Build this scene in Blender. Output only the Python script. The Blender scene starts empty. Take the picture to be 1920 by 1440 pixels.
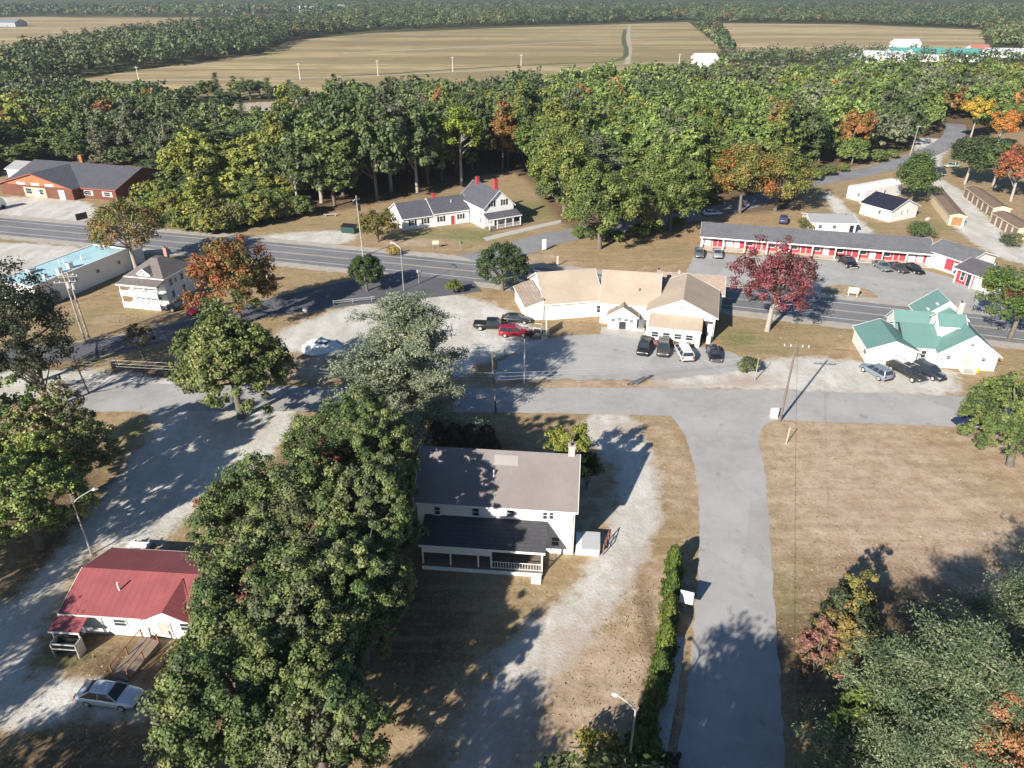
import bpy, math, random
import numpy as np
from mathutils import Vector, Matrix
from math import sin, cos, radians, pi, hypot, atan2, degrees

SC = bpy.context.scene
COL = SC.collection
# ---------------------------------------------------------------- camera, sky, sun
FPX, PITCH, CAMH = 1360.0, radians(28.8), 48.0
cam = bpy.data.cameras.new('camera'); camo = bpy.data.objects.new('camera', cam); COL.objects.link(camo)
camo.location = (0, 0, CAMH); camo.rotation_euler = (pi / 2 - PITCH, 0, 0)
cam.sensor_fit = 'HORIZONTAL'; cam.sensor_width = 36; cam.lens = FPX / 1920 * 36
cam.clip_start = 0.5; cam.clip_end = 20000
SC.camera = camo
SXZ, SYZ = 1.105, 1.521            # ground shadow offset per metre of height
SUN_EL = math.atan(1 / hypot(SXZ, SYZ)); SUN_AZ = pi + atan2(SXZ, SYZ)
world = bpy.data.worlds.new('World'); SC.world = world; world.use_nodes = True
wn = world.node_tree.nodes; wl = world.node_tree.links
bg = wn.get('Background') or wn.new('ShaderNodeBackground')
sky = wn.new('ShaderNodeTexSky'); sky.sky_type = 'NISHITA'; sky.sun_disc = False
sky.sun_elevation = SUN_EL; sky.sun_rotation = SUN_AZ; sky.altitude = 150
sky.air_density = 1.0; sky.dust_density = 0.2; sky.ozone_density = 2.0
hs = wn.new('ShaderNodeHueSaturation'); hs.inputs['Saturation'].default_value = 1.35; wl.new(sky.outputs[0], hs.inputs['Color']); wl.new(hs.outputs[0], bg.inputs[0]); bg.inputs[1].default_value = 0.05
sl = bpy.data.lights.new('sun', 'SUN'); sl.energy = 5.0; sl.angle = radians(0.6); sl.color = (1.0, 0.93, 0.82)
so = bpy.data.objects.new('sun', sl); COL.objects.link(so); so.location = (-60, -60, 90)
so.rotation_euler = Vector((SXZ, SYZ, -1)).to_track_quat('-Z', 'Y').to_euler()
SC.view_settings.view_transform = 'Standard'; SC.view_settings.look = 'None'
SC.view_settings.exposure = 0.93; SC.view_settings.gamma = 1
SC.cycles.max_bounces = 4; SC.cycles.diffuse_bounces = 1; SC.cycles.glossy_bounces = 2
SC.cycles.transmission_bounces = 2; SC.cycles.transparent_max_bounces = 6; SC.cycles.volume_bounces = 0
SC.cycles.use_fast_gi = False

# ---------------------------------------------------------------- geometry helpers
def g(px, py, z=0.0):
    """point of the world at height z seen at photo coordinates"""
    u = (px - 960) / FPX; v = (py - 720) / FPX
    dy = cos(PITCH) - v * sin(PITCH); dz = -sin(PITCH) - v * cos(PITCH)
    t = (z - CAMH) / dz
    return (u * t, dy * t)
def ray(px, py):
    u = (px - 960) / FPX; v = (py - 720) / FPX
    return Vector((u, cos(PITCH) - v * sin(PITCH), -sin(PITCH) - v * cos(PITCH)))
def height(px, py, ptop):
    x, y = g(px, py); r = ray(px, ptop); return CAMH + r.z / r.y * y

class MB:
    def __init__(s): s.v = []; s.f = []
    def poly(s, pts):
        n = len(s.v); s.v += [tuple(p) for p in pts]; s.f.append(tuple(range(n, n + len(pts)))); return s
    def box(s, x0, x1, y0, y1, z0, z1):
        n = len(s.v)
        s.v += [(x0, y0, z0), (x1, y0, z0), (x1, y1, z0), (x0, y1, z0), (x0, y0, z1), (x1, y0, z1), (x1, y1, z1), (x0, y1, z1)]
        for q in ((0, 3, 2, 1), (4, 5, 6, 7), (0, 1, 5, 4), (1, 2, 6, 5), (2, 3, 7, 6), (3, 0, 4, 7)): s.f.append(tuple(n + i for i in q))
        return s
    def tube(s, pts, rad, n=6):
        pts = [Vector(p) for p in pts]; rad = rad if hasattr(rad, '__len__') else [rad] * len(pts)
        base = len(s.v)
        for i, p in enumerate(pts):
            d = (pts[min(i + 1, len(pts) - 1)] - pts[max(i - 1, 0)]).normalized()
            a = d.cross(Vector((0, 0, 1)) if abs(d.z) < .9 else Vector((1, 0, 0))).normalized(); b = d.cross(a)
            for k in range(n):
                t = 2 * pi * k / n; s.v.append(tuple(p + (a * cos(t) + b * sin(t)) * rad[i]))
        for i in range(len(pts) - 1):
            for k in range(n):
                a = base + i * n + k; b = base + i * n + (k + 1) % n
                s.f.append((a, b, b + n, a + n))
        s.f.append(tuple(base + k for k in range(n))[::-1]); s.f.append(tuple(base + (len(pts) - 1) * n + k for k in range(n)))
        return s
    def prism(s, prof, axis, a0, a1):
        """closed profile (p,z) extruded along axis 'x' (p=y) or 'y' (p=x)"""
        f = (lambda a, p, z: (a, p, z)) if axis == 'x' else (lambda a, p, z: (p, a, z))
        n = len(s.v); m = len(prof)
        s.v += [f(a0, p, z) for p, z in prof] + [f(a1, p, z) for p, z in prof]
        s.f.append(tuple(range(n, n + m))); s.f.append(tuple(range(n + 2 * m - 1, n + m - 1, -1)))
        for i in range(m):
            j = (i + 1) % m; s.f.append((n + i, n + m + i, n + m + j, n + j))
        return s
    def build(s, name, mat, parent=None, smooth=False):
        me = bpy.data.meshes.new(name); me.from_pydata(s.v, [], s.f); me.update()
        if smooth: me.polygons.foreach_set('use_smooth', [True] * len(me.polygons))
        import bmesh
        bm = bmesh.new(); bm.from_mesh(me); bmesh.ops.recalc_face_normals(bm, faces=bm.faces); bm.to_mesh(me); bm.free()
        return link(name, me, mat, parent)
def link(name, me, mat, parent=None):
    if mat is not None and len(me.materials) == 0: me.materials.append(mat)
    o = bpy.data.objects.new(name, me); COL.objects.link(o)
    if parent: o.parent = parent
    return o
def tag(o, label=None, cat=None, group=None, kind=None):
    if label: o['label'] = label
    if cat: o['category'] = cat
    if group: o['group'] = group
    if kind: o['kind'] = kind
    return o
def thing(name, label, cat, loc, rot=0.0, group=None):
    o = bpy.data.objects.new(name, None); COL.objects.link(o); o.empty_display_size = .5
    o.location = (loc[0], loc[1], loc[2] if len(loc) > 2 else 0); o.rotation_euler = (0, 0, radians(rot))
    return tag(o, label, cat, group)

# ---------------------------------------------------------------- materials
def newmat(name):
    m = bpy.data.materials.new(name); m.use_nodes = True
    nt = m.node_tree; nt.nodes.clear()
    out = nt.nodes.new('ShaderNodeOutputMaterial'); b = nt.nodes.new('ShaderNodeBsdfPrincipled')
    nt.links.new(b.outputs[0], out.inputs[0]); return m, nt, b, out
def N(nt, t, **kw):
    n = nt.nodes.new(t)
    for k, v in kw.items(): setattr(n, k, v)
    return n
def noise(nt, vec, scale, detail=4, rough=.55):
    n = N(nt, 'ShaderNodeTexNoise'); n.inputs['Scale'].default_value = scale; n.inputs['Detail'].default_value = detail
    n.inputs['Roughness'].default_value = rough; nt.links.new(vec, n.inputs['Vector']); return n.outputs[0]
def ramp(nt, fac, lo, hi, a=0.0, b=1.0):
    n = N(nt, 'ShaderNodeMapRange'); n.inputs[1].default_value = lo; n.inputs[2].default_value = hi
    n.inputs[3].default_value = a; n.inputs[4].default_value = b; nt.links.new(fac, n.inputs[0]); return n.outputs[0]
def mix(nt, fac, a, b):
    n = N(nt, 'ShaderNodeMix', data_type='RGBA')
    for s, v in ((0, fac), (6, a), (7, b)):
        if isinstance(v, (int, float)): n.inputs[s].default_value = v
        elif isinstance(v, tuple): n.inputs[s].default_value = (*v[:3], 1)
        else: nt.links.new(v, n.inputs[s])
    return n.outputs[2]
def math_(nt, op, a, b=None):
    n = N(nt, 'ShaderNodeMath', operation=op)
    for i, v in enumerate((a, b)):
        if v is None: continue
        if isinstance(v, (int, float)): n.inputs[i].default_value = v
        else: nt.links.new(v, n.inputs[i])
    return n.outputs[0]
def bump(nt, b, h, strength=.3, dist=.05):
    n = N(nt, 'ShaderNodeBump'); n.inputs['Strength'].default_value = strength; n.inputs['Distance'].default_value = dist
    nt.links.new(h, n.inputs['Height']); nt.links.new(n.outputs[0], b.inputs['Normal'])
def sc3(c, k): return tuple(min(1, x * k) for x in c[:3])
_M = {}
def mat(name, c, rough=.7, var=.12, scale=1.5, metal=0.0, spec=.35, lines=None, tiles=None, bmp=.15):
    """lines=(axis, period): clapboards / seams ; tiles=(w,h): shingle courses"""
    if name in _M: return _M[name]
    m, nt, b, out = newmat(name)
    tc = N(nt, 'ShaderNodeTexCoord'); vec = tc.outputs['Object']
    n1 = noise(nt, vec, scale, 5, .6); n2 = noise(nt, vec, scale * 9, 3)
    col = mix(nt, ramp(nt, n1, .3, .7), sc3(c, 1 - var), sc3(c, 1 + var))
    col = mix(nt, ramp(nt, n2, .35, .75, 0, .35), col, sc3(c, 1 - 1.6 * var))
    h = n2
    if lines:
        sep = N(nt, 'ShaderNodeSeparateXYZ'); nt.links.new(vec, sep.inputs[0])
        f = math_(nt, 'FRACT', math_(nt, 'DIVIDE', sep.outputs['XYZ'.index(lines[0])], lines[1]))
        e = ramp(nt, f, 0.0, .14, 1, 0)
        col = mix(nt, math_(nt, 'MULTIPLY', e, lines[2] if len(lines) > 2 else .35), col, sc3(c, .45)); h = f
    if tiles:
        sep = N(nt, 'ShaderNodeSeparateXYZ'); nt.links.new(vec, sep.inputs[0])
        s = math_(nt, 'ADD', sep.outputs[0], math_(nt, 'MULTIPLY', sep.outputs[1], .37))
        cv = N(nt, 'ShaderNodeCombineXYZ'); nt.links.new(s, cv.inputs[0]); nt.links.new(math_(nt, 'MULTIPLY', sep.outputs[2], 1.7), cv.inputs[1])
        br = N(nt, 'ShaderNodeTexBrick'); nt.links.new(cv.outputs[0], br.inputs['Vector'])
        br.inputs['Scale'].default_value = 1; br.inputs['Brick Width'].default_value = tiles[0]; br.inputs['Row Height'].default_value = tiles[1]
        br.inputs['Mortar Size'].default_value = tiles[1] * .09
        br.inputs['Color1'].default_value = (*sc3(c, .82), 1); br.inputs['Color2'].default_value = (*sc3(c, 1.15), 1); br.inputs['Mortar'].default_value = (*sc3(c, .5), 1)
        col = mix(nt, .55, col, br.outputs[0]); h = br.outputs[0]
    nt.links.new(col, b.inputs['Base Color'])
    b.inputs['Roughness'].default_value = rough; b.inputs['Metallic'].default_value = metal; b.inputs['Specular IOR Level'].default_value = spec
    if bmp: bump(nt, b, h, bmp, .03)
    _M[name] = m; return m
WHITE = mat('white_clapboard', (.84, .83, .81), .6, .04, .8, lines=('Z', .16, .12))
WHITEP = mat('white_paint', (.8, .79, .77), .5, .05, 1)
TRIM = mat('white_trim', (.82, .81, .79), .5, .03, 1)
TAUPE = mat('taupe_shingles', (.235, .205, .20), .9, .12, .25)
DARKROOF = mat('dark_shingles', (.075, .075, .085), .9, .18, .5, tiles=(.6, .22))
GREYROOF = mat('grey_shingles', (.165, .165, .18), .9, .18, .25, tiles=(.7, .3))
BARNROOF = mat('slate_grey_shingles', (.10, .10, .12), .9, .12, .3, tiles=(.8, .4))
TANROOF = mat('tan_shingles', (.47, .38, .295), .9, .12, .25)
TANDARK = mat('brown_tan_shingles', (.36, .285, .235), .9, .1, .5, tiles=(.7, .3))
GREENROOF = mat('green_roof', (.145, .27, .245), .6, .06, .5, lines=('X', .45, .15))
REDROOF = mat('red_metal_roof', (.33, .095, .10), .5, .14, .6, lines=('X', .6, .6))
REDWALL = mat('red_board_wall', (.42, .055, .075), .7, .1, 1, lines=('X', .3, .3))
BROWNROOF = mat('brown_roof', (.23, .16, .12), .85, .1, .5, tiles=(.7, .3))
NAVYROOF = mat('navy_shingles', (.02, .022, .04), .75, .15, .5, tiles=(.7, .3))
BLUEROOF = mat('pale_blue_membrane', (.42, .64, .70), .6, .15, .3, bmp=.05)
BRICK = mat('rust_brown_wall', (.17, .07, .045), .8, .2, .5, lines=('X', .4, .3))
TANWALL = mat('orange_tan_wall', (.36, .16, .075), .8, .12, .5)
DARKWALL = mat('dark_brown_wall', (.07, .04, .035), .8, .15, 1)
CREAM = mat('cream_paint', (.72, .62, .45), .6, .05, 1)
DOORTAN = mat('tan_door', (.32, .2, .11), .6, .08, 1, lines=('Z', .4, .3))
DOORGREY = mat('weathered_door', (.22, .17, .14), .6, .08, 1, lines=('Z', .4, .3))
REDBRICK = mat('red_chimney_brick', (.42, .06, .06), .8, .15, 4)
GREYBRICK = mat('pale_chimney_brick', (.55, .47, .44), .8, .12, 4)
GLASS = mat('dark_window_glass', (.035, .045, .06), .12, .1, 1, spec=.6, bmp=0)
WOOD = mat('weathered_wood', (.22, .17, .13), .85, .2, 2, lines=('Y', .15, .4))
POLEW = mat('pole_wood', (.20, .165, .14), .85, .25, 1.5)
STEEL = mat('galvanised_steel', (.48, .48, .47), .5, .08, 2, metal=.4)
ALU = mat('pale_aluminium', (.6, .6, .6), .4, .06, 2, metal=.3)
BLACK = mat('black_plastic', (.02, .02, .022), .5, .1, 2)
RUBBER = mat('tyre_rubber', (.025, .025, .025), .9, .1, 3)
CONC = mat('concrete', (.47, .45, .41), .85, .1, .7)
DGREEN = mat('dark_green_paint', (.02, .07, .06), .5, .1, 1)
YELLOW = mat('yellow_paint', (.65, .42, .04), .5, .05, 1)
REDP = mat('red_lamp', (.35, .01, .01), .3, .02, 1, bmp=0)
LAMPG = mat('lamp_glass', (.75, .76, .78), .2, .02, 1, bmp=0)
BLUEP = mat('blue_paint', (.05, .12, .4), .4, .05, 1)
PINKFL = mat('pink_flowers', (.5, .24, .25), .8, .3, 6)
PEBBLE = mat('white_crushed_stone', (.74, .76, .76), .9, .06, 3, bmp=.6)
# car paint and leaves take their tint from the object's own colour
def paint():
    m, nt, b, out = newmat('car_paint'); oi = N(nt, 'ShaderNodeObjectInfo'); nt.links.new(oi.outputs['Color'], b.inputs['Base Color'])
    b.inputs['Roughness'].default_value = .32; b.inputs['Metallic'].default_value = .25; b.inputs['Coat Weight'].default_value = .5; return m
PAINT = paint()
def leafmat(name, attr=None, sub=.18, rough=.55, freq=1.2):
    m, nt, b, out = newmat(name)
    if attr:
        a = N(nt, 'ShaderNodeAttribute', attribute_name=attr); base = a.outputs['Color']
    else:
        base = N(nt, 'ShaderNodeObjectInfo').outputs['Color']
    geo = N(nt, 'ShaderNodeNewGeometry')
    n1 = noise(nt, geo.outputs['Position'], freq * .35, 2); n2 = noise(nt, geo.outputs['Position'], freq * 2.4, 2)
    v = N(nt, 'ShaderNodeHueSaturation'); nt.links.new(base, v.inputs['Color'])
    nt.links.new(ramp(nt, n1, .3, .7, .62, 1.42), v.inputs['Value']); nt.links.new(ramp(nt, n1, .3, .7, .53, .475), v.inputs['Hue'])
    v2 = N(nt, 'ShaderNodeHueSaturation'); nt.links.new(v.outputs[0], v2.inputs['Color']); nt.links.new(ramp(nt, n2, .3, .7, .7, 1.35), v2.inputs['Value'])
    ri = N(nt, 'ShaderNodeHueSaturation'); nt.links.new(v2.outputs[0], ri.inputs['Color'])
    r2 = geo.outputs['Random Per Island']; nt.links.new(ramp(nt, r2, 0, 1, 0.78, 1.25), ri.inputs['Value'])
    nt.links.new(ri.outputs[0], b.inputs['Base Color']); b.inputs['Roughness'].default_value = rough; b.inputs['Specular IOR Level'].default_value = .3
    tr = N(nt, 'ShaderNodeBsdfTranslucent'); nt.links.new(ri.outputs[0], tr.inputs[0])
    mx = N(nt, 'ShaderNodeMixShader'); mx.inputs[0].default_value = sub
    nt.links.new(b.outputs[0], mx.inputs[1]); nt.links.new(tr.outputs[0], mx.inputs[2]); nt.links.new(mx.outputs[0], out.inputs[0])
    return m
LEAF = leafmat('leaves'); LEAFV = leafmat('woodland_leaves', 'tint', .12, freq=.5)
BARK = mat('bark', (.17, .145, .125), .95, .3, 2, bmp=.4)
PALEBARK = mat('pale_bark', (.38, .34, .30), .95, .2, 2, bmp=.3)

# ---------------------------------------------------------------- ground surfaces
def P(pts): return np.array([g(*p) for p in pts])
def sd_poly(X, Y, poly):
    """signed distance, positive inside"""
    d = np.full(X.shape, 1e9); ins = np.zeros(X.shape, bool); n = len(poly)
    for i in range(n):
        ax, ay = poly[i]; bx, by = poly[(i + 1) % n]; ex, ey = bx - ax, by - ay
        t = np.clip(((X - ax) * ex + (Y - ay) * ey) / (ex * ex + ey * ey + 1e-9), 0, 1)
        d = np.minimum(d, np.hypot(X - ax - t * ex, Y - ay - t * ey))
        c = ((ay > Y) != (by > Y)) & (X < (bx - ax) * (Y - ay) / ((by - ay) if abs(by - ay) > 1e-9 else 1e-9) + ax)
        ins ^= c
    return np.where(ins, d, -d)
def smooth_poly(p, it=2):
    p = np.asarray(p, float)
    for _ in range(it):
        q = np.roll(p, -1, 0); p = np.stack([p * .75 + q * .25, p * .25 + q * .75], 1).reshape(-1, 2)
    return p
def strip(center, w):
    c = np.asarray(center, float)
    for _ in range(2):
        q = [c[0]]
        for a, b in zip(c[:-1], c[1:]): q += [a * .75 + b * .25, a * .25 + b * .75]
        q.append(c[-1]); c = np.array(q)
    d = np.gradient(c, axis=0); d /= np.linalg.norm(d, axis=1)[:, None]; nrm = np.stack([-d[:, 1], d[:, 0]], 1)
    w = np.full(len(c), w) if np.isscalar(w) else np.interp(np.linspace(0, 1, len(c)), np.linspace(0, 1, len(w)), w)
    return np.vstack([c + nrm * w[:, None] / 2, (c - nrm * w[:, None] / 2)[::-1]]), c
GRAVEL = {
 'gravel_lot': [(500, 632), (560, 603), (640, 577), (700, 562), (780, 549), (850, 550), (905, 562), (975, 588), (1005, 615), (1040, 636), (1010, 660), (900, 676), (870, 716), (800, 720), (700, 690), (655, 668), (570, 668), (520, 655)],
 'gravel_track': [(1105, 772), (1185, 772), (1215, 820), (1240, 900), (1238, 990), (1200, 1090), (1140, 1170), (1060, 1260), (1010, 1340), (960, 1440), (940, 1550), (800, 1550), (850, 1400), (890, 1290), (945, 1200), (1020, 1140), (1085, 1090), (1130, 1000), (1165, 900), (1120, 850), (1085, 800)],
 'gravel_driveway': [(130, 690), (260, 700), (390, 720), (560, 740), (560, 790), (520, 850), (470, 900), (360, 960), (300, 1030), (180, 1030), (120, 1090), (90, 1170), (60, 1260), (150, 1270), (290, 1290), (280, 1350), (150, 1350), (-150, 1400), (-200, 1200), (0, 1150), (120, 1020), (200, 920), (250, 850), (295, 790), (230, 745), (100, 740), (-200, 780), (-200, 700)],
 'gravel_parking': [(1215, 712), (1330, 700), (1470, 664), (1610, 676), (1700, 690), (1790, 692), (1800, 710), (1815, 745), (1600, 740), (1400, 732), (1240, 732)],
 'gravel_parking.001': [(480, 442), (560, 435), (640, 431), (672, 440), (668, 452), (600, 464), (560, 472), (500, 455)],
 'gravel_parking.002': [(-250, 372), (0, 368), (90, 370), (160, 376), (185, 392), (175, 412), (160, 425), (0, 410), (-250, 395)],
 'gravel_yard': [(1700, 255), (1790, 262), (1765, 300), (1760, 335), (1800, 352), (1850, 405), (1910, 455), (2010, 500), (1990, 520), (1880, 486), (1830, 462), (1790, 430), (1768, 395), (1742, 345), (1730, 310)],
 'gravel_lane': [(1535, 362), (1560, 358), (1600, 400), (1640, 432), (1650, 452), (1600, 445), (1560, 440), (1570, 405)],
 'gravel_verge': [(-250, 465), (0, 452), (150, 462), (165, 470), (60, 500), (20, 520), (0, 560), (-250, 640)],
 'gravel_clearing': [(430, 197), (480, 193), (540, 191), (552, 202), (535, 215), (470, 213)],
}
GRAVEL_W = {k: smooth_poly(P(v), 2) for k, v in GRAVEL.items()}
def blobs(X, Y, lst):
    r = np.zeros(X.shape)
    for px, py, rx, ry, s in lst:
        x, y = g(px, py); r = np.maximum(r, s * np.exp(-((X - x) / rx) ** 2 - ((Y - y) / ry) ** 2))
    return r
GREEN = [(880, 440, 9, 7, 1.), (800, 440, 7, 4, .9), (990, 395, 10, 12, .9), (940, 445, 10, 4, .5), (1495, 990, 2.2, 9, .75), (1475, 1120, 2, 8, .8), (1385, 635, 4, 4, 1.), (1430, 655, 6, 2.5, .6), (1500, 640, 8, 3, .35), (150, 605, 6, 6, .6), (230, 600, 6, 4, .45), (110, 640, 8, 4, .7), (600, 500, 8, 3, .5), (270, 400, 8, 9, .8), (330, 425, 9, 5, .5), (1620, 300, 22, 7, .7), (1740, 420, 6, 9, .7), (1620, 425, 10, 5, .5), (1555, 420, 4, 8, .6), (1280, 470, 8, 6, .35), (1700, 775, 6, 2, .4), (250, 810, 3, 3, .8), (130, 1230, 3, 2, .9), (1150, 460, 12, 5, .3), (870, 530, 6, 2, .5), (1520, 860, 3, 8, .4), (470, 480, 10, 3, .3), (1850, 900, 5, 7, .45)]
BARE = [(480, 200, 34, 20, 1.3), (1650, 930, 18, 22, 1.05), (1560, 850, 12, 10, .8), (1850, 870, 10, 10, .7), (1280, 900, 3, 10, .75), (1220, 1120, 4, 7, .8), (1130, 1270, 7, 9, .9), (1000, 1400, 9, 7, .95), (1100, 940, 4, 9, .7), (580, 690, 5, 4, 1.), (1190, 805, 6, 3, .8), (600, 480, 12, 3, .5), (780, 455, 9, 3, .9), (1000, 490, 10, 5, .7), (1230, 520, 10, 5, .7), (1600, 655, 7, 5, .4), (1600, 550, 6, 4, .8), (1400, 715, 5, 2, 1.), (1100, 722, 25, 1.2, 1.), (200, 600, 3, 3, .6), (540, 440, 12, 2, .5), (1150, 520, 8, 4, .8)]
LITTER = [(520, 1100, 11, 16, 1.), (640, 900, 11, 9, 1.), (430, 800, 9, 6, .9), (790, 1180, 6, 8, .9), (150, 1200, 5, 3, .8), (230, 1240, 4, 3, 1.), (740, 1120, 7, 9, .85), (870, 850, 10, 6, .8), (60, 940, 9, 12, 1.), (0, 700, 10, 10, 1.), (1750, 1250, 13, 13, 1.), (1560, 1300, 5, 12, .9), (200, 1430, 12, 4, 1.), (290, 700, 6, 4, .8), (1230, 1230, 1.4, 12, .8), (120, 1000, 3, 12, .8), (1930, 800, 6, 8, .8), (300, 1240, 4, 3, .9), (440, 600, 5, 5, .6), (1455, 610, 4, 4, .5), (20, 470, 8, 5, .6)]  # leaf litter, plus darker ground painted for shade left of the red roof
FOREST_PX = [(-160, 200), (-160, 345), (-60, 338), (20, 315), (150, 312), (285, 330), (290, 372), (320, 423), (400, 430), (455, 418), (480, 411), (600, 400), (700, 383), (760, 370), (850, 350), (900, 330), (960, 320), (1000, 345), (1050, 415), (1090, 440), (1160, 446), (1220, 428), (1310, 418), (1310, 398), (1400, 400), (1490, 392), (1500, 360), (1520, 333), (1600, 312), (1690, 288), (1750, 268), (1780, 262), (1920, 245), (2080, 235), (2080, 118), (1850, 120), (1700, 126), (1500, 122), (1400, 130), (1330, 142), (1200, 160), (1000, 176), (850, 182), (700, 188), (600, 190), (560, 222), (430, 214), (350, 190), (150, 180), (0, 168), (-160, 160)]
FOREST_W = P(FOREST_PX)
SIDE_C = [g(*p) for p in ((900, 492), (960, 470), (1050, 440))] + [(50, 172), (79, 201.7), (102.5, 215), (121.8, 230), (155, 264), (175, 300)]
def gravel_sd(X, Y):
    r = np.full(X.shape, -99.)
    for p in GRAVEL_W.values():
        bb = (p.min(0) - 9, p.max(0) + 9)
        s = (X > bb[0][0]) & (X < bb[1][0]) & (Y > bb[0][1]) & (Y < bb[1][1])
        if s.any(): r[s] = np.maximum(r[s], sd_poly(X[s], Y[s], p))
    return r
def grid_sheet(name, x0, x1, y0, y1, cell, z, mat_, keep=None):
    nx = int((x1 - x0) / cell) + 1; ny = int((y1 - y0) / cell) + 1
    X, Y = np.meshgrid(x0 + np.arange(nx) * cell, y0 + np.arange(ny) * cell)
    i = np.arange(nx * ny).reshape(ny, nx); F = np.stack([i[:-1, :-1], i[:-1, 1:], i[1:, 1:], i[1:, :-1]], -1).reshape(-1, 4)
    x, y = X.ravel(), Y.ravel(); gs = gravel_sd(x, y)
    if keep is not None:
        k = keep(x, y); F = F[k[F].any(1)]
        used = np.unique(F); remap = np.full(nx * ny, -1); remap[used] = np.arange(len(used)); F = remap[F]; x, y, gs = x[used], y[used], gs[used]
    me = mesh_np(name, np.stack([x, y, np.full(len(x), z)], 1), F)
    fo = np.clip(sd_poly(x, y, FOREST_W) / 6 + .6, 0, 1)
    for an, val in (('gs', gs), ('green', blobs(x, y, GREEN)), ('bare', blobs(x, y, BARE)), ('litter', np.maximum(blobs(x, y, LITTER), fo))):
        at = me.attributes.new(an, 'FLOAT', 'POINT'); at.data.foreach_set('value', val.astype(np.float32))
    return tag(link(name, me, mat_), kind='structure')
def mesh_np(name, V, F, smooth=False):
    me = bpy.data.meshes.new(name); V = np.asarray(V, np.float32); F = np.asarray(F, np.int32); k = F.shape[1]
    me.vertices.add(len(V)); me.vertices.foreach_set('co', V.ravel())
    me.loops.add(F.size); me.loops.foreach_set('vertex_index', F.ravel())
    me.polygons.add(len(F)); me.polygons.foreach_set('loop_start', np.arange(0, F.size, k, dtype=np.int32)); me.polygons.foreach_set('loop_total', np.full(len(F), k, np.int32))
    if smooth: me.polygons.foreach_set('use_smooth', np.ones(len(F), bool))
    me.update(calc_edges=True); return me
def ground_mat():
    m, nt, b, out = newmat('dry_grass_and_gravel')
    geo = N(nt, 'ShaderNodeNewGeometry'); pos = geo.outputs['Position']
    at = lambda n: N(nt, 'ShaderNodeAttribute', attribute_name=n).outputs['Fac']
    big = noise(nt, pos, .07, 4, .6); mid = noise(nt, pos, .45, 5, .65); fine = noise(nt, pos, 3.2, 4, .7); ff = noise(nt, pos, 6, 2)
    grass = mix(nt, ramp(nt, mid, .32, .68), (.32, .215, .115), (.44, .325, .19))
    grass = mix(nt, ramp(nt, big, .45, .7, 0, .55), grass, (.24, .21, .10))
    tuft = noise(nt, pos, 1.4, 6, .8); grass = mix(nt, ramp(nt, fine, .4, .75, 0, .45), grass, (.20, .15, .085))
    gr = ramp(nt, math_(nt, 'ADD', at('green'), math_(nt, 'MULTIPLY', math_(nt, 'SUBTRACT', mid, .5), .9)), .25, .85)
    grass = mix(nt, gr, grass, mix(nt, ramp(nt, fine, .3, .7), (.15, .165, .06), (.25, .24, .10)))
    ba = ramp(nt, math_(nt, 'ADD', at('bare'), math_(nt, 'MULTIPLY', math_(nt, 'SUBTRACT', mid, .5), .9)), .2, .9)
    grass = mix(nt, ba, grass, mix(nt, ramp(nt, mid, .3, .7), (.38, .265, .19), (.56, .43, .33)))
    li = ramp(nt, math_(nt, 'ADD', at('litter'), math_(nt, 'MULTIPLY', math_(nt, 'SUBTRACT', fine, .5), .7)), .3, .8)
    grass = mix(nt, li, grass, mix(nt, ramp(nt, mid, .3, .7), (.10, .068, .042), (.19, .125, .075)))  # litter brown, also the painted shade beside the red-roofed building
    sm = N(nt, 'ShaderNodeMapping'); sm.inputs['Scale'].default_value = (.12, 1, 1); sm.inputs['Rotation'].default_value = (0, 0, .12); nt.links.new(pos, sm.inputs[0])
    stk = noise(nt, sm.outputs[0], .9, 4, .6); grass = mix(nt, ramp(nt, stk, .45, .7, 0, .38), grass, (.22, .16, .10)); grass = mix(nt, ramp(nt, stk, .5, .3, 0, .3), grass, (.50, .40, .27))
    grass = mix(nt, ramp(nt, tuft, .52, .66, 0, .5), grass, (.17, .13, .07)); grass = mix(nt, ramp(nt, tuft, .46, .34, 0, .4), grass, (.56, .46, .31))
    # gravel
    st = N(nt, 'ShaderNodeMapping'); st.inputs['Scale'].default_value = (1, .35, 1); nt.links.new(pos, st.inputs[0])
    track = noise(nt, st.outputs[0], .35, 4, .6)
    gv = mix(nt, ramp(nt, track, .35, .62), (.47, .44, .375), (.66, .64, .60))
    gv = mix(nt, ramp(nt, mid, .48, .72, 0, .6), gv, (.43, .36, .28))
    gv = mix(nt, ramp(nt, fine, .42, .7, 0, .35), gv, (.33, .31, .28))
    gv = mix(nt, ramp(nt, ff, .4, .7, 0, .3), gv, (.72, .71, .69))
    gv = mix(nt, math_(nt, 'MULTIPLY', ba, .7), gv, (.40, .30, .235))
    gv = mix(nt, ramp(nt, tuft, .54, .66, 0, .4), gv, (.30, .28, .25)); gv = mix(nt, ramp(nt, tuft, .44, .34, 0, .5), gv, (.76, .75, .73))
    gf = ramp(nt, math_(nt, 'ADD', at('gs'), math_(nt, 'ADD', math_(nt, 'MULTIPLY', math_(nt, 'SUBTRACT', mid, .5), 5.5), math_(nt, 'MULTIPLY', math_(nt, 'SUBTRACT', fine, .5), 1.8))), -.5, 1.0)
    col = mix(nt, gf, grass, gv)
    nt.links.new(col, b.inputs['Base Color']); b.inputs['Roughness'].default_value = .95; b.inputs['Specular IOR Level'].default_value = .1
    bump(nt, b, math_(nt, 'ADD', fine, mid), .5, .12); return m
GROUND = ground_mat()
grid_sheet('ground', -190, 240, 14, 330, 1.6, 0.0, GROUND)
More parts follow.
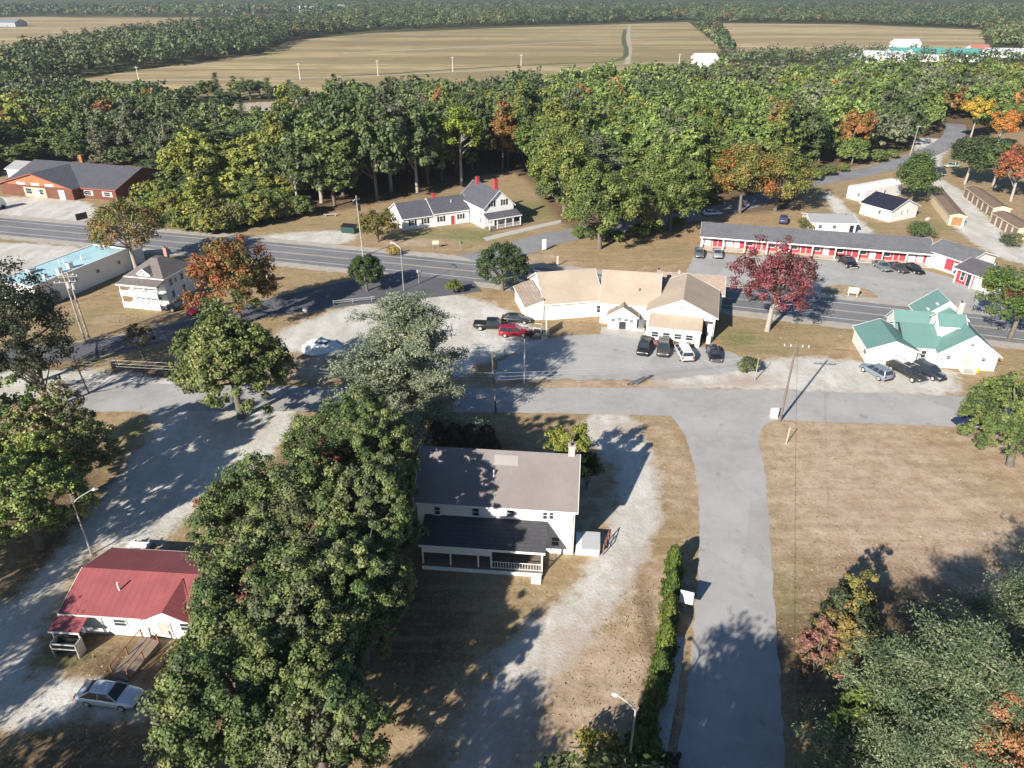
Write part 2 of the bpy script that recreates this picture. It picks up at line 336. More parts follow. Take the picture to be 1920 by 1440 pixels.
for k, p in GRAVEL_W.items():
    a, b_ = p.min(0) - 3, p.max(0) + 3
    far = a[1] > 125
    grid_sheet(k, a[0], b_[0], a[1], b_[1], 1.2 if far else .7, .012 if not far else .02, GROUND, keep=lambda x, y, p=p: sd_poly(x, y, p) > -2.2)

def asphalt(name, c, crack=.5):
    m, nt, b, out = newmat(name); geo = N(nt, 'ShaderNodeNewGeometry'); pos = geo.outputs['Position']
    n1 = noise(nt, pos, .12, 4, .6); n2 = noise(nt, pos, .9, 5, .6); n3 = noise(nt, pos, 14, 2)
    col = mix(nt, ramp(nt, n1, .35, .65), sc3(c, .86), sc3(c, 1.14)); col = mix(nt, ramp(nt, n2, .4, .75, 0, .4), col, sc3(c, 1.3))
    col = mix(nt, ramp(nt, n3, .4, .7, 0, .3), col, sc3(c, .7))
    pm = N(nt, 'ShaderNodeTexVoronoi', feature='F1'); pm.inputs['Scale'].default_value = .085; nt.links.new(pos, pm.inputs['Vector'])
    sp_ = N(nt, 'ShaderNodeSeparateColor'); nt.links.new(pm.outputs['Color'], sp_.inputs[0]); col = mix(nt, ramp(nt, sp_.outputs[0], .72, .76, 0, .22), col, sc3(c, .62))
    st = noise(nt, pos, .55, 2, .5); col = mix(nt, ramp(nt, st, .66, .74, 0, .5), col, sc3(c, .5))
    vo = N(nt, 'ShaderNodeTexVoronoi', feature='DISTANCE_TO_EDGE'); vo.inputs['Scale'].default_value = .16
    wob = N(nt, 'ShaderNodeVectorMath', operation='MULTIPLY_ADD'); nz = N(nt, 'ShaderNodeTexNoise'); nz.inputs['Scale'].default_value = .5; nt.links.new(pos, nz.inputs[0])
    nt.links.new(nz.outputs[1], wob.inputs[0]); wob.inputs[1].default_value = (1.6, 1.6, 0); nt.links.new(pos, wob.inputs[2]); nt.links.new(wob.outputs[0], vo.inputs['Vector'])
    col = mix(nt, ramp(nt, vo.outputs[0], .0, .02, crack, 0), col, sc3(c, .45))
    nt.links.new(col, b.inputs['Base Color']); b.inputs['Roughness'].default_value = .88; b.inputs['Specular IOR Level'].default_value = .25
    bump(nt, b, n3, .3, .03); return m
ASP_OLD = asphalt('old_pale_asphalt', (.385, .37, .36), .13); ASP_HWY = asphalt('highway_asphalt', (.20, .20, .21), .2); ASP_DARK = asphalt('newer_dark_asphalt', (.125, .125, .14), .0)
ASP_MID = asphalt('mid_grey_asphalt', (.255, .255, .265), .3); ASP_LOT = asphalt('car_park_asphalt', (.40, .395, .385), .25)
def flat_sheet(name, poly, z, mat_, jitter=.12, step=.8, label_kind='structure'):
    poly = np.asarray(poly, float); out = []; rs = np.random.RandomState(len(name) * 7 + len(poly))
    for a, b_ in zip(poly, np.roll(poly, -1, 0)):
        L = np.linalg.norm(b_ - a); n = max(1, int(L / step)); nv = np.array([-(b_ - a)[1], (b_ - a)[0]]) / (L + 1e-6)
        for i in range(n): out.append(a + (b_ - a) * i / n + nv * rs.normal(0, jitter * .6))
    from mathutils.geometry import tessellate_polygon
    V = [Vector((p[0], p[1], 0)) for p in out]; T = tessellate_polygon([V])
    me = bpy.data.meshes.new(name); me.from_pydata([(v.x, v.y, z) for v in V], [], [tuple(t) for t in T]); me.update()
    if me.polygons and sum(p.normal.z for p in me.polygons) < 0: me.flip_normals()
    return tag(link(name, me, mat_), kind=label_kind)
HWY_C = [(-190, 182), (-116.4, 161.8), (-94, 156), (-53, 145.2), (-32, 139), (-9, 132.5), (20, 124.3), (52, 114), (78, 105.6), (110, 95), (160, 79)]
hp, hc = strip(HWY_C, 10.4); flat_sheet('highway', hp, .035, ASP_HWY)
hp, _ = strip(HWY_C, 15.5); flat_sheet('highway_shoulder', hp, .026, mat('shoulder_gravel', (.43, .39, .34), .95, .15, .6), .35)
def off(c, d):
    c = np.asarray(c); t = np.gradient(c, axis=0); t /= np.linalg.norm(t, axis=1)[:, None]; return c + np.stack([-t[:, 1], t[:, 0]], 1) * d
LINEW = mat('worn_white_line', (.62, .61, .58), .7, .1, .7); LINEY = mat('worn_yellow_line', (.62, .55, .40), .7, .1, .7)
for d, mm in ((3.55, LINEW), (-3.55, LINEW), (.17, LINEY), (-.17, LINEY)):
    q, _ = strip(off(hc, d)[::4], .2 if abs(d) > 1 else .13); flat_sheet('road_marking', q, .042, mm, .005, 3)
R2 = [(-170, 88), (-90, 93), (-66, 96.5), (-58, 101), (-51, 107), (-42, 113.5), (-33.8, 118.4), (-23, 123.5), (-8, 129)]
rp, rc = strip(R2, [7, 6.5, 6.2, 6.2, 6.5, 8, 11, 15, 16]); flat_sheet('local_road', rp, .03, ASP_DARK)
q, _ = strip(off(rc, 3.0)[4:-14:4], .14); flat_sheet('road_marking', q, .036, LINEW, .004, 3)
rp, _ = strip(SIDE_C, [13, 8, 7.2, 7.2, 7.2, 7.2, 7.2]); flat_sheet('side_road', rp, .03, ASP_MID)
R3 = [(-62, 84), (-45, 83.5), (-24, 83.1), (-4, 83), (20, 82.6), (40, 81.3), (58, 80.2), (80, 77), (130, 68)]
rp, _ = strip(R3, [9, 7.5, 6.3, 6.4, 7.2, 8, 8, 7.6, 7]); flat_sheet('street', rp, .03, ASP_OLD)
r4 = smooth_poly(P([(1235, 760), (1262, 782), (1292, 830), (1306, 900), (1312, 960), (1309, 1060), (1303, 1160), (1288, 1290), (1262, 1460), (1215, 1640), (1440, 1640), (1472, 1460), (1462, 1300), (1454, 1150), (1446, 1020), (1436, 900), (1424, 830), (1428, 798), (1460, 786), (1500, 760)]), 1)
flat_sheet('side_street', r4, .024, ASP_OLD)
flat_sheet('asphalt_car_park', smooth_poly(P([(1005, 650), (1030, 632), (1130, 625), (1200, 634), (1240, 648), (1340, 652), (1395, 668), (1410, 690), (1330, 704), (1225, 712), (1000, 712), (905, 712), (925, 680)]), 1), .022, ASP_LOT, .3)
flat_sheet('motel_car_park', smooth_poly(P([(1262, 540), (1290, 505), (1303, 473), (1400, 480), (1540, 487), (1700, 500), (1790, 520), (1845, 552), (1900, 575), (1910, 618), (1760, 600), (1640, 582), (1650, 560), (1625, 540), (1560, 532), (1530, 552), (1555, 572), (1440, 560), (1340, 552)]), 1), .02, ASP_LOT, .3)
flat_sheet('walkway', P([(1128, 614), (1200, 612), (1226, 626), (1240, 648), (1200, 638), (1125, 626)]), .05, CONC, .02)
flat_sheet('walkway', P([(905, 446), (980, 428), (1052, 412), (1052, 418), (985, 434), (912, 452)]), .03, CONC, .05)
flat_sheet('sidewalk', P([(1262, 1195), (1285, 1195), (1272, 1290), (1245, 1440), (1215, 1440), (1240, 1300)]), .028, CONC, .05)
# far land, fields and hills
def far_ground():
    m, nt, b, out = newmat('far_land'); geo = N(nt, 'ShaderNodeNewGeometry'); pos = geo.outputs['Position']
    n1 = noise(nt, pos, .006, 4); n2 = noise(nt, pos, .05, 4, .7)
    col = mix(nt, ramp(nt, n2, .3, .7), (.05, .06, .03), (.12, .12, .06)); col = mix(nt, ramp(nt, n1, .5, .7, 0, .4), col, (.20, .18, .10))
    nt.links.new(col, b.inputs['Base Color']); b.inputs['Roughness'].default_value = 1; b.inputs['Specular IOR Level'].default_value = 0; return m
FAR = far_ground()
tag(MB().poly([(-9000, -800, -.06), (9000, -800, -.06), (9000, 9000, -.06), (-9000, 9000, -.06)]).build('land', FAR), kind='structure')
def field_mat(name, a, b2, ang, c3=(.26, .23, .12)):
    m, nt, b, out = newmat(name); geo = N(nt, 'ShaderNodeNewGeometry')
    mp = N(nt, 'ShaderNodeMapping'); mp.inputs['Rotation'].default_value = (0, 0, radians(ang)); mp.inputs['Scale'].default_value = (.12, 1, 1); nt.links.new(geo.outputs['Position'], mp.inputs[0])
    v = mp.outputs[0]; n1 = noise(nt, v, .022, 5, .6); n2 = noise(nt, v, .14, 4, .6); n3 = noise(nt, geo.outputs['Position'], .01, 4)
    col = mix(nt, ramp(nt, n1, .42, .58), sc3(a, .85), b2); col = mix(nt, ramp(nt, n2, .45, .6, 0, .6), col, sc3(a, .68)); n4 = noise(nt, geo.outputs['Position'], .05, 5, .7); col = mix(nt, ramp(nt, n4, .45, .65, 0, .35), col, sc3(a, .6)); col = mix(nt, ramp(nt, n3, .5, .68, 0, .6), col, c3)
    nt.links.new(col, b.inputs['Base Color']); b.inputs['Roughness'].default_value = 1; b.inputs['Specular IOR Level'].default_value = .05; return m
FM = field_mat('stubble_field', (.34, .27, .15), (.50, .39, .22), 12); FM2 = field_mat('straw_field', (.42, .32, .18), (.54, .43, .26), 4, (.30, .25, .15))
flat_sheet('field', P([(-260, 190), (60, 166), (250, 132), (490, 100), (545, 76), (700, 62), (900, 54), (1170, 45), (1290, 41), (1318, 62), (1355, 95), (1310, 130), (1200, 160), (900, 180), (700, 186), (560, 184), (300, 178)]), 0.0, FM, 1.5, 15)
flat_sheet('field', P([(-60, 34), (80, 31), (150, 33), (400, 33), (640, 32), (700, 31), (640, 44), (400, 56), (200, 82), (0, 122), (-250, 170), (-250, 60)]), 0.0, FM2, 1.5, 20)
flat_sheet('field', P([(1325, 43), (1600, 46), (1842, 56), (1846, 92), (1600, 100), (1440, 104), (1375, 104), (1345, 80)]), 0.0, FM2, 1.5, 15)
def px_strip(name, pts, w, z, m): q, _ = strip([g(*p) for p in pts], w); return flat_sheet(name, q, z, m, .5, 10)
px_strip('field_ditch', [(640, 143), (760, 136), (900, 127), (1030, 120), (1130, 117), (1170, 112), (1176, 95), (1168, 76), (1172, 55)], 4.2, .05, mat('ditch_grass', (.10, .115, .045), 1, .2, .05))
px_strip('field_track', [(180, 152), (640, 146), (900, 132), (1170, 120), (1300, 116)], 4, .03, mat('pale_track', (.43, .37, .27), 1, .1, .05))
px_strip('field_track', [(640, 100), (800, 92), (1000, 82), (1180, 74), (1290, 72)], 7, .03, mat('pale_track', (.43, .37, .27), 1, .1, .05))
px_strip('field_track', [(1360, 70), (1500, 66), (1700, 74), (1840, 76)], 9, .03, mat('pale_track', (.43, .37, .27), 1, .1, .05))
px_strip('field_track', [(0, 95), (150, 70), (400, 44), (600, 36)], 9, .03, mat('pale_track', (.43, .37, .27), 1, .1, .05))
px_strip('field_track', [(1176, 120), (1182, 95), (1178, 70), (1180, 48)], 4, .034, mat('pale_track', (.43, .37, .27), 1, .1, .05))
rs = np.random.RandomState(5)
nx, ny = 170, 90; hx = np.linspace(-3800, 3800, nx); hy = np.linspace(1500, 5200, ny); HX, HY = np.meshgrid(hx, hy)
t = np.clip((HY - 1550) / 2600, 0, 1); HZ = 150 * t ** 1.2 * (1 + .35 * np.sin(HX / 620 + 1) + .25 * np.sin(HX / 260 + HY / 500)) + rs.normal(0, 4.5, HX.shape) * (t > 0) - 1.5
i = np.arange(nx * ny).reshape(ny, nx); F4 = np.stack([i[:-1, :-1], i[:-1, 1:], i[1:, 1:], i[1:, :-1]], -1).reshape(-1, 4)
def hill_mat():
    m, nt, b, out = newmat('wooded_hill'); geo = N(nt, 'ShaderNodeNewGeometry'); pos = geo.outputs['Position']
    n1 = noise(nt, pos, .05, 6, .75); n2 = noise(nt, pos, .004, 4)
    col = mix(nt, ramp(nt, n1, .35, .65), (.05, .075, .045), (.15, .18, .10)); col = mix(nt, ramp(nt, n2, .5, .7, 0, .3), col, (.13, .11, .05))
    nt.links.new(col, b.inputs['Base Color']); b.inputs['Roughness'].default_value = 1; b.inputs['Specular IOR Level'].default_value = 0; bump(nt, b, n1, 1, 12); return m
tag(link('hills', mesh_np('hills', np.stack([HX.ravel(), HY.ravel(), HZ.ravel()], 1), F4, True), hill_mat()), kind='structure')

# ---------------------------------------------------------------- building helpers
class Bld:
    """a thing whose parts are built in its own frame (x along the front, y away, z up)"""
    def __init__(s, name, label, cat, x, y, deg, group=None, z=0):
        s.root = thing(name, label, cat, (x, y, z), deg, group); s.x, s.y, s.a = x, y, radians(deg)
    def loc(s, wx, wy):
        dx, dy = wx - s.x, wy - s.y; return dx * cos(s.a) + dy * sin(s.a), -dx * sin(s.a) + dy * cos(s.a)
    def hit(s, px, py, face, at):
        """local point where the photo ray meets the plane x=at ('X') or y=at ('Y')"""
        r = ray(px, py); ox, oy = s.loc(0, 0); ex, ey = s.loc(r.x, r.y); dx, dy = ex - ox, ey - oy
        t = (at - (oy if face == 'Y' else ox)) / (dy if face == 'Y' else dx)
        return (ox + dx * t, oy + dy * t, CAMH + r.z * t)
    def part(s, name, mb, mat_, parent=None, label=None, smooth=False):
        o = mb.build(name, mat_, parent or s.root, smooth)
        if label: o['label'] = label
        return o
    def wing(s, x0, x1, y0, y1, ze, zr, axis='x', wall=WHITE, roof=DARKROOF, over=.3, t=.14, trim=TRIM, zb=0, ends=True, rname='roof'):
        a0, a1, p0, p1 = (x0, x1, y0, y1) if axis == 'x' else (y0, y1, x0, x1)
        pm = (p0 + p1) / 2; sl = (zr - ze) / (pm - p0)
        w = MB().prism([(p0, zb), (p1, zb), (p1, ze - .02), (pm, zr - .02), (p0, ze - .02)], axis, a0, a1)
        wo = s.part('wall', w, wall) if wall else None
        e = ze - sl * over
        r = MB().prism([(p0 - over, e), (pm, zr), (p1 + over, e), (p1 + over, e + t), (pm, zr + t), (p0 - over, e + t)], axis, a0 - over, a1 + over)
        ro = s.part(rname, r, roof)
        if trim:
            f = MB(); h = .17
            for aa, bb in ((a0 - over - .045, a0 - over - .004), (a1 + over + .004, a1 + over + .045)):
                if not ends: break
                f.prism([(p0 - over - .04, e - h + t), (pm, zr - h + t), (pm, zr + t + .02), (p0 - over - .04, e + t + .02)], axis, aa, bb)
                f.prism([(pm, zr - h + t), (p1 + over + .04, e - h + t), (p1 + over + .04, e + t + .02), (pm, zr + t + .02)], axis, aa, bb)
            for q0, q1 in ((p0 - over - .05, p0 - over - .005), (p1 + over + .005, p1 + over + .05)):
                f.prism([(q0, e - .06), (q1, e - .06), (q1, e + t - .01), (q0, e + t - .01)], axis, a0 - over, a1 + over)
            s.part('trim', f, trim)
        return wo, ro
    def shed(s, x0, x1, y0, y1, z0, z1, roof, side='S', t=.12, over=.1, wall=None, name='lean_to_roof', trim=TRIM):
        """single slope, low edge (z0) at y0 for side S, at x0 for side W"""
        if side == 'S': pr = [(y0, z0), (y1, z1), (y1, z1 + t), (y0, z0 + t)]; ax, a, b = 'x', x0 - over, x1 + over
        else: pr = [(x0, z0), (x1, z1), (x1, z1 + t), (x0, z0 + t)]; ax, a, b = 'y', y0 - over, y1 + over
        o = s.part(name, MB().prism(pr, ax, a, b), roof)
        if trim:
            if side == 'S': s.part('trim', MB().box(a, b, y0 - .05, y0 - .005, z0 - .12, z0 + t), trim)
            else: s.part('trim', MB().box(x0 - .05, x0 - .005, a, b, z0 - .12, z0 + t), trim)
        if wall:
            if side == 'S': s.part('wall', MB().prism([(y0 + .25, 0), (y1, 0), (y1, z1 - .02), (y0 + .25, z0 + .03)], 'x', x0 + .02, x1 - .02), wall)
            else: s.part('wall', MB().prism([(x0 + .25, 0), (x1, 0), (x1, z1 - .02), (x0 + .25, z0 + .03)], 'y', y0 + .02, y1 - .02), wall)
        return o
    def _face(s, face, at, c, z, w, h, d0, d1):
        """box on a wall: face S/N (plane y=at) or W/E (plane x=at); d0..d1 = how far it stands proud"""
        sg = -1 if face in 'SW' else 1; a, b = sorted((at + sg * d0, at + sg * d1))
        return (c - w / 2, c + w / 2, a, b, z - h / 2, z + h / 2) if face in 'SN' else (a, b, c - w / 2, c + w / 2, z - h / 2, z + h / 2)
    def window(s, face, at, c, z, w=.9, h=1.2, frame=TRIM, shutters=None, bars=True):
        f = MB(); k = .09
        for cc, zz, ww, hh in ((c - w / 2, z, k, h), (c + w / 2, z, k, h), (c, z + h / 2, w + k, k), (c, z - h / 2, w + k + .1, k)):
            f.box(*s._face(face, at, cc, zz, ww, hh, .0, .07))
        if bars: f.box(*s._face(face, at, c, z, w, .05, .0, .05))
        o = s.part('window', f, frame)
        s.part('pane', MB().box(*s._face(face, at, c, z, w - .02, h - .02, -.05, .025)), GLASS, o)
        if shutters:
            for q in (-1, 1): s.part('shutter', MB().box(*s._face(face, at, c + q * (w / 2 + .28), z, .4, h + .1, .0, .05)), shutters, o)
        return o
    def door(s, face, at, c, w=.95, h=2.0, m=WHITEP, z0=0.05, frame=TRIM):
        o = s.part('door', MB().box(*s._face(face, at, c, z0 + h / 2, w, h, -.02, .05)), m)
        f = MB(); k = .1
        for cc, zz, ww, hh in ((c - w / 2 - k / 2, z0 + h / 2, k, h), (c + w / 2 + k / 2, z0 + h / 2, k, h), (c, z0 + h + k / 2, w + 2 * k, k)):
            f.box(*s._face(face, at, cc, zz, ww, hh, 0, .08))
        s.part('door_frame', f, frame, o)
        s.part('handle', MB().box(*s._face(face, at, c + w * .38, z0 + 1.0, .06, .12, .05, .1)), STEEL, o); return o
    def winpx(s, px, py, face, at, w, h, **k):
        p = s.hit(px, py, 'Y' if face in 'SN' else 'X', at); return s.window(face, at, p[0] if face in 'SN' else p[1], p[2], w, h, **k)
    def chimney(s, x, y, z0, z1, w=.6, m=GREYBRICK):
        c = MB().box(x - w / 2, x + w / 2, y - w / 2, y + w / 2, z0, z1 - .15).box(x - w / 2 - .06, x + w / 2 + .06, y - w / 2 - .06, y + w / 2 + .06, z1 - .149, z1)
        o = s.part('chimney', c, m); s.part('flue', MB().tube([(x, y, z1), (x, y, z1 + .18)], .13, 8), BLACK, o); return o
    def vent(s, x, y, z, h=.6, r=.07, m=TRIM): return s.part('vent_pipe', MB().tube([(x, y, z - .2), (x, y, z + h)], r, 8), m)
    def post(s, x, y, z0, z1, w=.12, m=TRIM, name='post'): return s.part(name, MB().box(x - w / 2, x + w / 2, y - w / 2, y + w / 2, z0, z1), m)
    def rail(s, x0, y0, x1, y1, z0, z1, m=TRIM, gap=.25, name='railing'):
        b = MB(); L = hypot(x1 - x0, y1 - y0); n = max(2, int(L / gap)); r = .025
        for z in (z0 + .08, z1): b.tube([(x0, y0, z), (x1, y1, z)], .04, 4)
        for i in range(n + 1):
            t = i / n; b.tube([(x0 + (x1 - x0) * t, y0 + (y1 - y0) * t, z0), (x0 + (x1 - x0) * t, y0 + (y1 - y0) * t, z1)], r, 4)
        return s.part(name, b, m)

# ---- A: big white two-storey house in the foreground
A = Bld('house', 'big white two-storey house with a plain taupe roof and dark lean-to porch', 'house', -9.0, 54.68, -5.6)
A.wing(0, 14.9, 0, 8.4, 5.45, 8.65, 'x', WHITE, TAUPE, .28)
A.shed(.8, 12.3, -3.2, 0.02, 2.72, 3.75, DARKROOF, 'S')
A.part('porch_floor', MB().box(.9, 12.2, -3.3, -.01, .25, .5), WOOD)
A.part('porch_skirt', MB().box(.92, 12.18, -3.36, -3.305, .02, .44), TRIM)
A.part('porch_wall', MB().box(1.0, 7.4, -3.1, -3.0, 1.9, 2.6), WHITE)
A.part('porch_back_wall', MB().box(1.0, 12.1, -.06, -.012, .5, 2.7), mat('red_brown_boards', (.16, .05, .03), .8, .2, 1, lines=('X', .25, .4)))
for x in (1.0, 3.6, 6.2, 7.4, 12.1): A.post(x, -3.05, .5, 2.7, .14)
A.rail(7.5, -3.1, 12.1, -3.1, .5, 1.3); A.rail(12.1, -3.0, 12.1, -.1, .5, 1.3)
st = MB()
for k in range(3): st.box(11.2 + .0, 12.1, -3.66 - .3 * k, -3.37 - .3 * k, 0.0, .4 - .13 * k)
A.part('steps', st, TRIM)
for px, w in ((820, .6), (892, .7), (957, .75)): A.winpx(px, 957 + (px - 820) * .035, 'S', 0, w, .95)
for px in (1022, 1034): A.winpx(px, 966, 'S', 0, .45, .9)
A.window('S', 0, 13.2, 1.55, .75, 1.1)
for y in (2.2, 6.1):
    for z in (1.6, 4.2): A.window('E', 14.9, y, z, .85, 1.2)
A.chimney(14.35, 4.3, 8.1, 9.75, .62); A.vent(7.1, 2.1, 7.0, .9)
zq = lambda y: 5.45 + 3.2 / 4.2 * y + .152
A.part('roof_patch', MB().poly([(7.0, 3.0, zq(3.0)), (9.3, 3.0, zq(3.0)), (9.3, 3.8, zq(3.8)), (7.0, 3.8, zq(3.8))]), mat('newer_shingles', (.33, .31, .30), .85, .06, 1))
A.part('downspout', MB().tube([(14.75, -.1, 5.2), (14.75, -.1, .15)], .05, 6), TRIM)
A.part('corner_board', MB().box(14.82, 14.93, -.03, .08, .02, 5.3), TRIM)
bk = Bld('bulkhead', 'low white bulkhead with sloping metal lid beside the right wall of the taupe-roofed house', 'bulkhead', 6.05, 53.2, -5.6)
bk.part('side', MB().prism([(0, 0), (2.0, 0), (2.0, 1.15), (0, .8)], 'x', .05, 2.3), WHITE)
bk.part('lid', MB().prism([(-.08, .83), (2.05, 1.2), (2.05, 1.27), (-.08, .9)], 'x', .6, 2.36), ALU)
rl = Bld('handrail', 'rust-brown wooden rail frame standing at the end of the white bulkhead', 'railing', 8.75, 53.2, 70)
for x in (0, 1.1, 2.2): rl.post(x, 0, 0, 1.3, .09, mat('rust_wood', (.34, .15, .09), .8, .2, 2))
rl.part('rail', MB().tube([(0, 0, 1.25), (2.2, 0, 1.25)], .05, 6).tube([(0, 0, .7), (2.2, 0, .7)], .04, 6), mat('rust_wood', (.3, .1, .06)))

# ---- B: small building with the red metal roof
B_ = Bld('cottage', 'small white building with a red ribbed metal roof and cross gable at lower left', 'building', -37.2, 43.75, -4.7)
B_.wing(0, 14.5, 0, 7.35, 2.5, 3.7, 'x', WHITEP, REDROOF, .35, .09)
mb = MB(); xa, xm, xb = 6.75, 8.9, 11.05   # cross gable over the front
mb.poly([(xa, -.5, 2.42), (xm, -.5, 3.5), (xm, 3.2, 3.72), (xa, .2, 2.62)]).poly([(xb, -.5, 2.42), (xb, .2, 2.62), (xm, 3.2, 3.72), (xm, -.5, 3.5)])
B_.part('gable_roof', mb, mat('red_metal_gable', (.33, .095, .10), .5, .06, .6, lines=('Y', .6, .6)))
B_.part('gable_wall', MB().prism([(xa + .25, 2.3), (xb - .25, 2.3), (xm, 3.34)], 'y', -.42, .1), WHITEP)
B_.shed(-.35, 2.1, -1.75, -.05, 1.9, 2.3, REDROOF, 'S', .07)
for x in (-.25, 2.0): B_.post(x, -1.6, 0, 1.95, .1)
B_.vent(3.9, 1.9, 3.1, .95, .08); B_.window('S', 0, 4.6, 1.5, 1.1, .8); B_.door('S', 0, 8.4, .9, 1.95, GREYBRICK, .45); B_.window('S', 0, 10.2, 1.5, .8, .9)
B_.door('S', 0, 2.5, .85, 1.95, WHITEP); B_.window('W', 0, 3.5, 1.5, .9, 1.0); B_.vent(9.8, 4.4, 3.6, .4, .1, ALU)
rk = Bld('rack', 'dark metal rack with pale bars standing under the low red porch roof', 'rack', -37.3, 41.1, -4.7)
rk.part('frame', MB().box(0, .08, 0, .9, 0, 1.5).box(2.1, 2.18, 0, .9, 0, 1.5).box(0, 2.18, 0, .08, 1.42, 1.5).box(0, 2.18, .0, .06, .9, .98), ALU)
rk.part('shelf', MB().box(.09, 2.09, .1, .88, .3, .36).box(.09, 2.09, .1, .88, .95, 1.0), BLACK); rk.part('panel', MB().box(.09, 2.09, .84, .9, .4, 1.35), BLACK)
rx, ry = g(300, 1203, .5)
rp_ = Bld('ramp', 'grey wooden entrance ramp with side rails in front of the red-roofed building', 'ramp', rx, ry, -108)
rp_.part('deck', MB().prism([(0, .0), (3.6, .0), (3.6, .1), (0, .5)], 'y', 0, 1.7) if False else MB().prism([(0, 0), (3.7, 0), (3.7, .1), (0, .55)], 'y', -1.7, 0), WOOD)
for y in (-1.66, -.04):
    for x in (.1, 1.8, 3.5): rp_.post(x, y, .1, 1.45 - x * .12, .09, mat('rust_wood', (.34, .15, .09)))
    rp_.part('rail', MB().tube([(.1, y, 1.45), (3.5, y, 1.05)], .045, 6), mat('rust_wood', (.34, .15, .09)))
pt = Bld('picnic_table', 'pale picnic table behind the ridge of the red roof at the drive edge', 'picnic table', *g(262, 1032), -5)
pt.part('top', MB().box(-1, 1, -.4, .4, .7, .76), TRIM); pt.part('bench', MB().box(-1, 1, -.85, -.6, .4, .45), TRIM); pt.part('bench', MB().box(-1, 1, .6, .85, .4, .45), TRIM)
pt.part('leg', MB().box(-.75, -.65, -.8, .8, 0, .69), TRIM); pt.part('leg', MB().box(.65, .75, -.8, .8, 0, .69), TRIM)

# ---- C: restaurant with tan roofs, several joined wings of one building
C_ = Bld('restaurant', 'long white restaurant with joined tan shingle roofs and entry gables beside the gravel lot', 'restaurant', 5.4, 108.9, 11)
C_.wing(0, 9.6, 0, 12, 2.9, 6.0, 'x', WHITEP, TANROOF, .3)
C_.shed(-3.4, -.2, .3, 9.5, 2.5, 3.5, TANDARK, 'W', wall=WHITEP)
C_.window('S', 0, 9.0, 1.3, .7, 1.3); C_.window('W', 0, 3, 4.3, .6, .6)
for x in (2.2, 5.0): C_.window('N', 12, x, 1.5, 1.0, 1.1)
def frame_wing(b, x, y, deg):
    """a wing of the same building turned against it: returns a sub-builder parented to the same root"""
    n = Bld.__new__(Bld); lx, ly = b.loc(x, y); n.root = b.root; n.x, n.y, n.a = x, y, radians(deg)
    def part(name, mb, mat_, parent=None, label=None, smooth=False):
        if parent is None:
            a = n.a - b.a; mb.v = [(lx + p[0] * cos(a) - p[1] * sin(a), ly + p[0] * sin(a) + p[1] * cos(a), p[2]) for p in mb.v]
        else:
            a = n.a - b.a; mb.v = [(lx + p[0] * cos(a) - p[1] * sin(a), ly + p[0] * sin(a) + p[1] * cos(a), p[2]) for p in mb.v]
        return mb.build(name, mat_, parent or b.root, smooth)
    n.part = part; return n
C3 = frame_wing(C_, 14.2, 107.9, -10.5)
C3.wing(0, 9.0, 0, 12.4, 3.55, 6.75, 'x', WHITEP, TANROOF, .3)
C3.window('W', 0, 6.2, 5.2, .6, .5); C3.vent(5.9, 2.5, 4.9, .55, .08, POLEW); C3.chimney(8.7, 6.2, 6.2, 7.5, .5, TANDARK)
C4 = frame_wing(C_, 21.0, 103.7, -15)
C4.wing(0, 10.2, 0, 11.5, 3.9, 6.25, 'y', WHITEP, TANROOF, .35)
C4.part('vent', MB().box(4.8, 5.4, -.05, -.005, 4.75, 5.0), TANDARK)
C4.shed(.5, 8.3, -3.4, .01, 2.65, 3.6, TANROOF, 'S', wall=WHITEP)
for x in (1.6, 3.3, 5.0, 6.7): C4.window('S', -3.15, x, 1.55, 1.1, .9)
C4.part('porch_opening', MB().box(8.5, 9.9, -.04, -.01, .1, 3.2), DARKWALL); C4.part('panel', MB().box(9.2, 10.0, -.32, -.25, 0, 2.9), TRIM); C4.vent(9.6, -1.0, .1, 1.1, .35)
for y in (2.5, 6): C4.window('E', 10.2, y, 1.7, 1.0, 1.1)
C5 = frame_wing(C_, 24.5, 114.0, -12)
C5.wing(0, 10.5, 0, 6.5, 3.3, 5.3, 'x', WHITEP, TANDARK, .3); C5.vent(3.2, 3.2, 5.0, .8, .16); C5.vent(5.5, 2.8, 4.8, .5, .1)
C6 = frame_wing(C_, 15.25, 105.7, -10.5)
C6.wing(0, 4.5, 0, 3.0, 2.3, 3.75, 'y', WHITEP, TANDARK, .25)
for x in (.8, 1.8, 2.8, 3.7): C6.window('S', 0, x, 1.75 if x in (1.8, 2.8) else 1.55, .7, .55)
C6.door('S', 0, 2.3, 1.1, 1.3, GLASS, .1)
C7 = frame_wing(C_, 20.0, 105.4, -12)
C7.part('lattice_panel', MB().box(0, .9, 0, .12, .1, 1.9), GREYROOF); C7.part('steps', MB().box(-.2, 1.1, -.8, -.02, 0, .35), CONC)
bdx, bdy = g(1024, 634)
sb = Bld('sign_board', 'tall white sign board seen edge-on at the left front corner of the tan-roofed restaurant', 'sign', bdx, bdy, 88)
sb.part('board', MB().box(0, 2.6, -.06, .06, .5, 2.5), TRIM)
for x in (.1, 2.5): sb.post(x, .0, 0, .5, .1)
sb.post(.1, .0, 2.5, 2.75, .1); sb.post(2.5, 0, 2.5, 2.75, .1)

